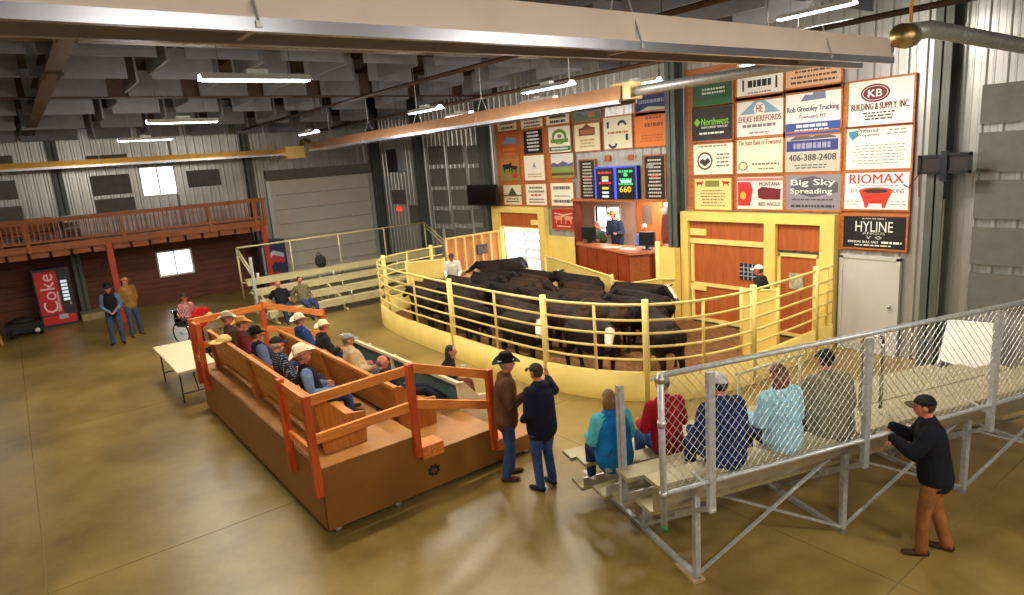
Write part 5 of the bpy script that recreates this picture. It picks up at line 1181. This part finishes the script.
            for r_ in (0, .35, .7, 1):
                g = []
                for i in range(9):
                    a = math.radians(-62+124*i/8); x = .08*math.sin(a)*(1+.05*r_); y = .09+.012*math.cos(a)+r_*.075*math.cos(a)**.6-(.03*(1-math.cos(a))); g.append((x, y, .034-.018*r_-.3*x*x/.08))
                top.append(g)
            vs = [T2(x, y, z+.003) for g in top for x, y, z in g]+[T2(x, y, z-.003) for g in top for x, y, z in g]; m9 = 36; fs = []
            for i in range(3):
                for q in range(8): fs += [(i*9+q, i*9+q+1, (i+1)*9+q+1, (i+1)*9+q), (m9+i*9+q, m9+(i+1)*9+q, m9+(i+1)*9+q+1, m9+i*9+q+1)]
            for q in range(8): fs.append((27+q, 28+q, m9+28+q, m9+27+q))
            b2.add(vs, fs); b2.build('brim', mat('felt_%d_%d_%d' % bcol, bcol, .85, var=.08, scale=10, spec=.2), h, True, local=True)
    if extra: extra(t, J, hc, HM)
    return t

def base(P, lean, headf=.03, headz=.165, L=.52, side=0):
    P = Vector(P); a = math.radians(lean); ax = Vector((math.sin(math.radians(side)), math.sin(a), math.cos(a))).normalized(); N = P+ax*L
    J = {'pel': P, 'neck': N, 'head': N+Vector((ax.x*.1, headf+ax.y*.08, headz))}
    s = N-ax*.075
    J['shL'] = s+V(-.185, 0, 0); J['shR'] = s+V(.185, 0, 0)
    return J
def stand(lean=2, elL=(-.05, -.02, -.29), wrL=(.03, .1, -.22), elR=(.05, -.02, -.29), wrR=(-.03, .1, -.22), stance=(.1, .1), fy=(0, 0), hem=-.06, **kw):
    J = base((0, 0, .97), lean, **{k: v for k, v in kw.items() if k in ('headf', 'headz', 'side')})
    for s, S, e, w, st, y in ((-1, 'L', elL, wrL, stance[0], fy[0]), (1, 'R', elR, wrR, stance[1], fy[1])):
        J['el'+S] = J['sh'+S]+V(*e); J['wr'+S] = J['el'+S]+V(*w); J['hip'+S] = V(s*.095, 0, .93); J['kn'+S] = V(s*(.095+st)/2, .03+y*.5, .5); J['an'+S] = V(s*st, -.02+y, .085)
    J['hem'] = hem; J.update({k: v for k, v in kw.items() if k not in ('headf', 'headz', 'side')}); return J
def sit(seat=.45, lean=-4, knee=.44, kz=.06, foot=0.02, dy=.02, spread=.12, elL=(-.07, .02, -.26), wrL=(.06, .23, -.02), elR=(.07, .02, -.26), wrR=(-.06, .23, -.02), hem=-.0, L=.52, **kw):
    J = base((0, 0, seat+.1), lean, L=L, **{k: v for k, v in kw.items() if k in ('headf', 'headz', 'side')})
    for s, S, e, w in ((-1, 'L', elL, wrL), (1, 'R', elR, wrR)):
        J['el'+S] = J['sh'+S]+V(*e); J['wr'+S] = J['el'+S]+V(*w); J['hip'+S] = V(s*.09, .02, seat+.09); J['kn'+S] = V(s*spread, knee, seat+kz); J['an'+S] = V(s*spread*.9, knee+dy, foot+.085)
    J['hem'] = hem; J.update({k: v for k, v in kw.items() if k not in ('headf', 'headz', 'side')}); return J
def face(dx, dy): return math.atan2(-dx, dy)

BRN, BLKC, NAVY = cloth((96, 62, 40), .2, 6), cloth((26, 26, 28), .1), cloth((30, 34, 52), .12)
BOOT = cloth((92, 52, 30), .2)
DARKSH = cloth((40, 32, 28), .1)
# two men talking in the middle
p = on_z(511, 477); 
def note(t, J, hc, HM):
    mb = MB(); w = Vector(J['wrR'])+Vector((0, .1, .03)); mb.bar(w+V(-.04, 0, -.06), w+V(.02, .03, .07), .1, .006, up=(0, 1, .3)); mb.build('note_paper', M_WHITE, t, local=True)
person('man in brown coat, black cowboy hat and jeans holding a white paper', (p.x, p.y, 0), face(.5, .9),
       stand(3, wrR=(-.1, .22, .1), elR=(.07, .02, -.27), wrL=(.02, .12, -.2), elL=(-.06, -.03, -.28), stance=(.1, .1), fy=(.04, -.05), hem=-.12),
       dict(top=BRN, pants=M_JEAN, shoe=BOOT), hat=('cowboy', (20, 18, 18), (190, 186, 176)), hair=((150, 142, 132), 'short'), scale=1.02, vox=.0095, jacket=True, extra=note)
p = on_z(546, 487)
person('man in dark navy jacket, dark cap and jeans pointing with one arm', (p.x, p.y, 0), face(-.98, -.1),
       stand(1, elR=(.2, .1, -.16), wrR=(.04, .14, .14), hdR=(.1, .3, 1), wrL=(.06, .18, -.12), stance=(.12, .12), hem=-.1, curl=.35),
       dict(top=cloth((26, 28, 44), .1), pants=M_JEAN, shoe=DARKSH), hat=('cap', (62, 54, 44), (62, 54, 44)), hair=((60, 50, 44), 'short'), scale=1.0, vox=.0095, jacket=True, fat=.03)
# man leaning on the grandstand fence
p = on_z(929, 552)
person('man in black jacket, brown work trousers and cap leaning on the fence rail', (p.x, p.y, 0), face(-.9, -.42),
       stand(9, elR=(.08, .12, -.22), wrR=(-.06, .2, .12), hdR=(0, .55, -.8), pnR=(0, -.8, -.5), hdL=(0, .55, -.8), pnL=(0, -.8, -.5), elL=(-.05, .14, -.21), wrL=(.1, .19, .12), stance=(.1, .1), fy=(.1, -.14), hem=-.1, curl=.5),
       dict(top=cloth((22, 24, 32), .1), pants=cloth((152, 98, 56), .2, 8), shoe=cloth((74, 48, 34), .2)), hat=('cap', (34, 32, 32), (88, 76, 56)), hair=((58, 40, 30), 'short'), scale=1.0, vox=.0095, jacket=True)
# grandstand sitters
FZ = GA+math.pi/2
def gsit(label, s, t, row, C, **kw):
    kw.setdefault('scale', 1.04); z = SEATS[row][1]/kw['scale']; q = gw(s, t, 0); drop = kw.pop('drop', .4); J = kw.pop('J', None) or sit(seat=z, foot=z-drop, lean=kw.pop('lean', 6), hem=kw.pop('hem', -.03), knee=kw.pop('knee', .42))
    return person(label, (q.x, q.y, 0), FZ+kw.pop('turn', 0), J, C, vox=kw.pop('vox', .0105), **kw)
def strap(t, J, hc, HM):
    mb = MB(); P, N = Vector(J['pel']), Vector(J['neck']); mb.tube([N+V(.1, -.12, -.06), N.lerp(P, .5)+V(-.02, -.19, 0), P+V(-.17, -.16, .06), P+V(-.2, -.02, .08)], .009, 6); mb.build('bag_strap', cloth((60, 44, 60)), t, True, local=True)
gsit('woman in bright blue vest with turquoise sleeves sitting at the open plank end', -.27, 1.2, 2, dict(top=cloth((20, 108, 170), .15, 8), sleeve=cloth((86, 178, 190)), pants=M_JEAND, shoe=cloth((226, 220, 214))), hair=((128, 88, 48), 'bob'), jacket=True, fat=.055, scale=.96, extra=strap, drop=.42, hem=-.05)
gsit('man in red sweater and pale cap sitting beside the blue-vested woman', .42, 1.15, 2, dict(top=cloth((170, 24, 34), .15, 8), pants=M_JEAN), hat=('cap', (150, 150, 144), (150, 150, 144)), hair=((96, 84, 74), 'short'), fat=.02, drop=.42)
gsit('man in navy jacket and white cap sitting behind the chain-link fence', .45, .12, 4, dict(top=cloth((28, 48, 96), .12, 8), pants=M_JEAND), hat=('cap', (232, 230, 232), (232, 230, 232)), hair=((40, 30, 28), 'short'), jacket=True, fat=.035)
gsit('woman in pale blue jacket with reddish brown hair behind the chain-link fence', 1.2, .12, 4, dict(top=cloth((150, 206, 226), .08, 8), pants=M_JEAND), hair=((116, 60, 36), 'long'), jacket=True, fat=.03, scale=1.0)
gsit('man in olive grey coat and dark cap sitting behind the chain-link fence', 1.88, .14, 4, dict(top=cloth((126, 122, 96), .12, 8), pants=M_JEAND), hat=('cap', (38, 42, 44), (38, 42, 44)), hair=((60, 44, 36), 'short'), jacket=True, fat=.065, scale=1.02, turn=-.35, lean=12)
# two men standing below the balcony
p = on_z(119, 344)
person('man in black cowboy hat, black vest and blue shirt standing by the red post', (p.x, p.y, 0), face(1, -.1),
       stand(0, wrR=(-.16, .16, -.14), wrL=(.16, .16, -.14), stance=(.13, .13), hem=-.03), dict(top=cloth((22, 20, 22)), sleeve=cloth((86, 112, 140)), pants=cloth((62, 78, 104), .2), shoe=DARKSH), hat=('cowboy', (18, 16, 16), (34, 30, 28)), hair=((70, 50, 40), 'short'), vox=.013)
p = on_z(141, 335)
person('man in tan jacket and jeans leaning back against the red post', (p.x-.3, p.y-.1, 0), face(.95, .3),
       stand(-6, wrR=(-.14, .14, -.14), wrL=(.14, .14, -.14), stance=(.12, .2), fy=(.16, .3), hem=-.06, face_yaw=.4), dict(top=cloth((140, 100, 50), .2, 6), pants=cloth((58, 72, 100), .2), shoe=cloth((120, 80, 50))), hat=('cap', (196, 120, 64), (150, 90, 50)), hair=((60, 44, 36), 'short'), vox=.013, jacket=True, face_yaw=.5)
# two men on the cream bleachers
person('man in black T-shirt and jeans reclining on the cream bleachers', (-20.0, 6.15, .0), face(1, 0), sit(.42, -24, .45, .03, .02, .1, elR=(.12, -.1, -.24), wrR=(.04, .2, -.1), elL=(-.1, -.02, -.25)), dict(top=cloth((24, 26, 26)), pants=cloth((46, 58, 84)), shoe=DARKSH, bare=True), hair=((92, 64, 48), 'balding'), vox=.013, fat=.03)
person('man in camouflage shirt and jeans reclining on the cream bleachers', (-20.0, 6.85, .0), face(1, .1), sit(.42, -26, .46, .03, .02, .12, elR=(.12, -.1, -.24), wrR=(.04, .2, -.1)), dict(top=mat('camouflage', (128, 116, 80), .9, rgb2=(70, 66, 46), scale=18), pants=cloth((52, 66, 98)), shoe=DARKSH), hair=((56, 40, 34), 'short'), vox=.013)
# wheelchair user and neighbour
person('person in red and white plaid shirt sitting in the wheelchair', (wcx, wcy, 0), math.radians(-60), sit(.5, -2, .42, .05, .1, .06), dict(top=plaid('plaid_red', (170, 40, 48), (226, 214, 206), (110, 30, 40), 60), pants=cloth((40, 40, 54)), shoe=DARKSH), hat=('cap', (60, 40, 36), (60, 40, 36)), hair=((70, 52, 44), 'short'), vox=.013)
p = on_z(207, 316, 1.28)
fc = thing('folding_chair', 'chair under the man in the tan cap beside the platform railing', 'chair', (p.x, p.y, 0), math.radians(-40))
mb = MB(); mb.box(-.22, .22, -.2, .22, .43, .46); mb.build('seat', M_BLACK, fc, local=True)
for x in (-.2, .2): mb = MB(); mb.tube([(x, .2, 0), (x, -.22, .9)], .014, 6); mb.tube([(x, -.25, 0), (x, .15, .45)], .014, 6); mb.build('leg', M_BLACK, fc, local=True)
mb = MB(); mb.box(-.21, .21, -.24, -.21, .62, .9); mb.build('backrest', M_BLACK, fc, local=True)
person('man in tan cap and grey shirt sitting on a chair beside the platform railing', (p.x, p.y, 0), math.radians(-40), sit(.46, 4), dict(top=cloth((116, 104, 82)), pants=cloth((60, 56, 50)), shoe=DARKSH), hat=('cap', (196, 160, 104), (150, 116, 70)), hair=((70, 52, 40), 'short'), vox=.013)
# pews
def bsit(label, x, tier, C, dy=.36, seat=.27, **kw):
    y0 = (2.66, 3.98, 5.12)[tier]; z = TZ[tier]
    J = kw.pop('J', None); a = (kw.pop('lean', -16), kw.pop('knee', .42), kw.pop('kz', .05), kw.pop('sdy', .04), kw.pop('L', .46))
    J = J or sit(seat, a[0], a[1], a[2], foot=.02, dy=a[3], L=a[4])
    return person(label, (x, y0+dy, z), kw.pop('turn', 0), J, C, vox=kw.pop('vox', .012), **kw)
STRAW = (228, 210, 176)
bsit('man in brown coat and grey flat hat at the railed end of the top pew', -12.95, 0, dict(top=cloth((74, 54, 40), .15), pants=cloth((60, 54, 50))), hat=('cowboy', (178, 164, 140), (120, 104, 86)), hair=((110, 96, 84), 'short'), jacket=True, scale=.96, turn=-.3)
bsit('man in maroon shirt and tan brimmed hat on the top pew', -12.25, 0, dict(top=cloth((110, 40, 40), .15), pants=cloth((60, 54, 60))), hat=('cowboy', (196, 138, 74), (130, 84, 44)), hair=((90, 70, 56), 'short'), scale=.95, turn=-.2, lean=-8)
bsit('man in black vest with blue sleeves and black cowboy hat on the top pew', -11.15, 0, dict(top=cloth((30, 30, 36)), sleeve=cloth((92, 110, 142)), pants=M_JEAND), hat=('cowboy', (28, 24, 24), (60, 40, 36)), hair=((90, 70, 60), 'short'), scale=.97, jacket=True)
bsit('man in dark plaid shirt and dark cap with grey beard on the top pew', -10.1, 0, dict(top=plaid('plaid_dark', (38, 40, 54), (120, 124, 134), (26, 26, 36), 55), pants=M_JEAND), hat=('cap', (40, 38, 38), (40, 38, 38)), hair=((176, 168, 158), 'beard'), scale=1.0, lean=-14)
bsit('man in white straw hat, black vest and denim sleeves on the top pew', -9.0, 0, dict(top=cloth((28, 26, 30)), sleeve=cloth((104, 128, 160), .2), pants=M_JEAN), hat=('cowboy', STRAW, (150, 110, 70)), hair=((130, 112, 98), 'short'), scale=1.03, vox=.0105, turn=-.25, lean=-12, face_pitch=-.3)
bsit('man in blue jacket and off-white cowboy hat on the middle pew', -12.85, 1, dict(top=cloth((40, 64, 120), .12), pants=M_JEAND), hat=('cowboy', (236, 222, 190), (120, 90, 60)), hair=((100, 84, 70), 'short'), jacket=True, scale=.97)
bsit('man in dark coat and cream cowboy hat on the middle pew', -12.1, 1, dict(top=cloth((38, 40, 36)), pants=M_JEAND), hat=('cowboy', (240, 224, 186), (110, 84, 56)), hair=((100, 84, 70), 'short'), jacket=True, lean=6, scale=.9)
bsit('man in khaki shirt and grey cap on the middle pew', -10.45, 1, dict(top=cloth((190, 162, 116), .12), pants=cloth((70, 84, 96))), hat=('cap', (150, 148, 150), (150, 148, 150)), hair=((120, 96, 76), 'short'), jacket=True, scale=1.0, turn=-.2, fat=.02, vox=.0105)
bsit('bald man in dark clothes slouching at the near end of the middle pew', -9.05, 1, dict(top=cloth((32, 34, 40)), pants=cloth((30, 32, 42)), shoe=cloth((34, 28, 26))), hair=((120, 84, 60), 'balding'), scale=.93, lean=-20, turn=-.45, knee=.46, sdy=.3, J=sit(.27, -24, .46, .1, .02, .34, L=.44))
def cupx(t, J, hc, HM):
    w = Vector(J['wrR'])+V(0, .09, .02); mb = MB(); mb.lathe([(.03, 0), (.042, .11), (.038, .11), (.028, .01)], tuple(w), 12); mb.build('held_cup', M_WHITE, t, local=True)
bsit('woman with long black hair in black and red top holding a white cup', -9.45, 2, dict(top=cloth((30, 26, 28)), sleeve=cloth((30, 26, 28)), shirt=cloth((150, 50, 40)), pants=cloth((110, 62, 44))), hair=((34, 24, 24), 'long'), lean=10, turn=-.75, scale=.95, vox=.0105, extra=cupx, J=sit(.28, 12, .42, .08, .02, .04, wrR=(-.03, .2, .16), L=.48), skinm=M_SKIN)
# ring handlers
person('handler in white shirt bending beside the gate leaf inside the ring', (-17.0, 10.5, .03), face(.7, -.5), stand(22, wrR=(-.05, .2, -.1), wrL=(.05, .2, -.1), headz=.13), dict(top=cloth((236, 230, 214), .05), pants=M_JEAND), hat=('cap', (96, 66, 44), (96, 66, 44)), hair=((80, 56, 40), 'short'), vox=.013)
p = on_z(769, 265, 1.72)
person('handler in dark jacket and white cap standing before the orange doors', (-7.75, 12.55, .03), face(-.9, -.3), stand(8, wrR=(-.05, .2, -.02), wrL=(.05, .2, -.02)), dict(top=cloth((36, 38, 46)), pants=M_JEAND), hat=('cap', (236, 230, 222), (236, 230, 222)), hair=((90, 60, 46), 'short'), vox=.013, jacket=True)
# auction office
SITC = lambda: sit(.53, 10, .42, .0, .02, .0, wrR=(-.05, .24, .05), wrL=(.05, .24, .05))
for lab, px, py, Y, J, C, kw in (('clerk in green shirt with fair hair at the auction counter', 599, 230, 14.2, SITC(), dict(top=cloth((84, 100, 76)), pants=M_JEAND), dict(hair=((206, 170, 110), 'bob'))),
                           ('clerk in dark jacket with straw hat at the auction counter', 617, 222, 14.2, stand(20, wrR=(-.05, .24, .02), wrL=(.05, .24, .02)), dict(top=cloth((52, 62, 84)), pants=M_JEAND), dict(hat=('cowboy', (214, 178, 116), (60, 44, 36)), hair=((70, 50, 40), 'short'), jacket=True)),
                           ('clerk in light blue shirt with grey hair at the auction counter', 646, 230, 14.15, SITC(), dict(top=cloth((104, 146, 214)), pants=M_JEAND), dict(hair=((224, 206, 180), 'short')))):
    q = on_y(px, py, Y)
    person(lab, (q.x, Y, .92), face(.3, -1), J, C, vox=.014, **kw)
# pale yellow cap left on the pew
mb = MB()
for q in range(1): mb.loft([[(-12.0+.12*math.cos(a)*math.cos(b), 2.58+.13*math.cos(a)*math.sin(b), 1.66+.12*math.sin(a)) for b in [2*math.pi*i/16 for i in range(16)]] for a in (0, .3, .6, .9, 1.2, 1.5)])
mb.prism([(-12.0+.12*math.cos(b)*k, 2.58+.13*math.sin(b)*k-(.0 if k < 1.1 else .04), 1.66) for k, rng in ((1.0, range(0, 7)), (1.7, range(6, -1, -1))) for b in [math.pi+.35+i*.4 for i in rng]], (0, 0, .012))
simple('loose_cap', mb, cloth((226, 196, 120), .06), 'pale yellow cap left on the cap rail of the top pew', 'cap', smooth=True)
# ------------------------------------------------------------------ cattle
M_COW = mat('black_hide', (17, 13, 11), .65, rgb2=(40, 26, 17), scale=6, spec=.2, bump=.6, bscale=45)
M_COWB = mat('brown_black_hide', (62, 36, 19), .65, rgb2=(24, 17, 13), scale=4, spec=.2, bump=.6, bscale=45)
M_HOOF = mat('hoof', (40, 36, 32), .6, var=.1)
M_WF = mat('white_face_hide', (226, 210, 182), .8, var=.06)
M_NOSE = mat('dark_muzzle', (40, 34, 34), .4, var=.1)
def cow_mesh(hide, neck, white=None, slope=-.24):
    """neck = (yaw, drop): head carried to the side or low"""
    F = Fig(); yw, dr = neck; Rn = Matrix.Rotation(yw, 3, 'Z')
    F.limb([V(-.78, 0, 1.08), V(-.66, 0, 1.04), V(-.42, 0, .98), V(0, 0, .93), V(.34, 0, .94), V(.58, 0, .98), V(.74, 0, 1.02)], [(.15, .19), (.25, .29), (.31, .36), (.36, .4), (.33, .4), (.26, .36), (.17, .25)], 'hide', (0, 1, 0), n=18, step=.08)
    F.limb([V(-.7, 0, 1.28), V(.0, 0, 1.27), V(.6, 0, 1.3)], [.09, .11, .1], 'hide', (0, 1, 0))
    nb = V(.56, 0, 1.1); ne = nb+Rn @ V(.5, 0, .16-dr); F.limb([nb, nb.lerp(ne, .5), ne], [(.2, .3), (.16, .23), (.125, .165)], 'hide', (0, 1, 0), n=14, step=.06)
    hd = Rn @ V(.42, 0, slope-.1*dr); hd2 = Matrix.Rotation(yw*.4, 3, 'Z') @ hd
    F.limb([ne+V(0, 0, .05), ne+hd2*.45+V(0, 0, .02), ne+hd2*.85], [(.115, .12), (.1, .115), (.072, .08)], 'head', (0, 1, 0), n=12, step=.05)
    F.limb([ne+hd2*.85, ne+hd2*1.04], [(.075, .075), (.068, .062)], 'nose', (0, 1, 0), n=12, step=.04)
    sd = Matrix.Rotation(yw*1.4, 3, 'Z') @ V(0, 1, 0)
    for s in (-1, 1):
        b = ne+V(0, 0, .11)+sd*(s*.08); F.limb([b, b+sd*(s*.11)+V(-.02, 0, .01), b+sd*(s*.2)+V(-.03, 0, -.01)], [(.03, .02), (.045, .016), (.012, .01)], 'hide', (0, 0, 1), n=8)
        F.limb([V(.46, s*.17, .85), V(.48, s*.19, .66), V(.5, s*.19, .42), V(.49, s*.19, .16), V(.5, s*.19, .08)], [.15, .095, .062, .048, .056], 'hide', n=10, step=.06)
        F.limb([V(.5, s*.19, .07), V(.52, s*.19, .03)], [.058, .065], 'hoof', n=10)
        F.limb([V(-.55, s*.16, .98), V(-.46, s*.2, .7), V(-.7, s*.2, .46), V(-.66, s*.2, .16), V(-.64, s*.2, .08)], [.21, .135, .066, .05, .058], 'hide', n=10, step=.06)
        F.limb([V(-.64, s*.2, .07), V(-.62, s*.2, .03)], [.06, .066], 'hoof', n=10)
    F.limb([V(-.84, 0, 1.22), V(-.93, .01, 1.05), V(-.93, .02, .7), V(-.92, .02, .5)], [.045, .028, .02, .04], 'hide', n=8, step=.06)
    hm = M_WF if white in ('face',) else hide
    def paint(c, t):
        if white == 'blaze' and t == 'head':
            r = (c-ne)-hd2*((c-ne).dot(hd2)/hd2.length_squared)
            return 'white' if abs(r.dot(sd)) < .05 and r.z > -.02 else t
        return t
    mats = {'hide': hide, 'head': hm, 'nose': M_NOSE, 'hoof': M_HOOF, 'white': M_WF}
    me = F.skin('body', mats, .026, 3, paint)
    eyes = []
    for s in (-1, 1): eyes.append(ne+hd2*.35+sd*(s*.098)+V(0, 0, .05))
    mb = MB()
    for e in eyes: mb.ell(e, (.02, .02, .02), None, 8, 5)
    return me, mb.mesh('eyes', flat((10, 8, 8), .15), True)
COWS = {'a': cow_mesh(M_COW, (.15, .05)), 'b': cow_mesh(M_COWB, (-.5, .12)), 'c': cow_mesh(M_COW, (.6, -.05)), 'd': cow_mesh(M_COWB, (.05, .3)), 'w': cow_mesh(M_COW, (-.6, .04), 'face', -.16), 'z': cow_mesh(M_COW, (-.25, -.02), 'blaze')}
GRP = 'dark cattle packed inside the ring'
def cow(kind, x, y, deg, label=None, sc=1.0):
    t = thing('cow', label or {'b': 'brownish black cow packed among the herd in the ring', 'd': 'brownish black cow packed among the herd in the ring'}.get(kind, 'plain black cow packed among the herd in the ring'), 'cow', (x, y, .03), math.radians(deg), GRP); t.scale = (sc,)*3
    me, ey = COWS[kind]
    for nm, m in (('body', me), ('eyes', ey)): o = bpy.data.objects.new(nm, m); COL.objects.link(o); o.parent = t
rc = random.Random(11)
cow('w', -10.75, 8.3, 0, 'black cow with a wide white face looking out beside the tall ring post', .86)
cow('w', -9.15, 8.72, -4, 'black cow with a white face looking out between the ring pickets', .86)
cow('a', -8.1, 9.6, 148, 'black cow with its rump to the rails at the open end of the herd', .9)
cow('z', -10.7, 11.82, 8, 'black cow with a white blaze raising its head below the auction counter', .86)
cow('z', -12.75, 11.85, 186, 'black cow with a white blaze along the low yellow barrier', .86)
cow('z', -17.0, 12.5, 255, 'black cow with a white blaze coming out of the open cattle doorway', .86)
cow('a', -15.0, 8.38, 174, 'black cow turned away at the end of the herd by the shield', .86)
rows_ = ((8.27, (-12.85, -14.2)[:1]), (8.88, (-11.6, -13.95, -15.95)), (9.48, (-10.7, -12.7, -14.65, -16.3)), (10.08, (-10.1, -12.1, -14.1, -16.0)), (10.68, (-9.6, -11.6, -13.6, -15.55)), (11.26, (-9.9, -11.95, -13.95, -15.9)), (11.85, (-14.75,)))
i = 0
for y, xs in rows_:
    for x in xs:
        cow('abcdbacbda'[i % 10], x+rc.uniform(-.06, .06), y, (rc.choice((0, 180)) if x > -15.5 else 0)+rc.uniform(-5, 5), sc=rc.uniform(.81, .86)); i += 1
bpy.data.scenes.remove(TMP)
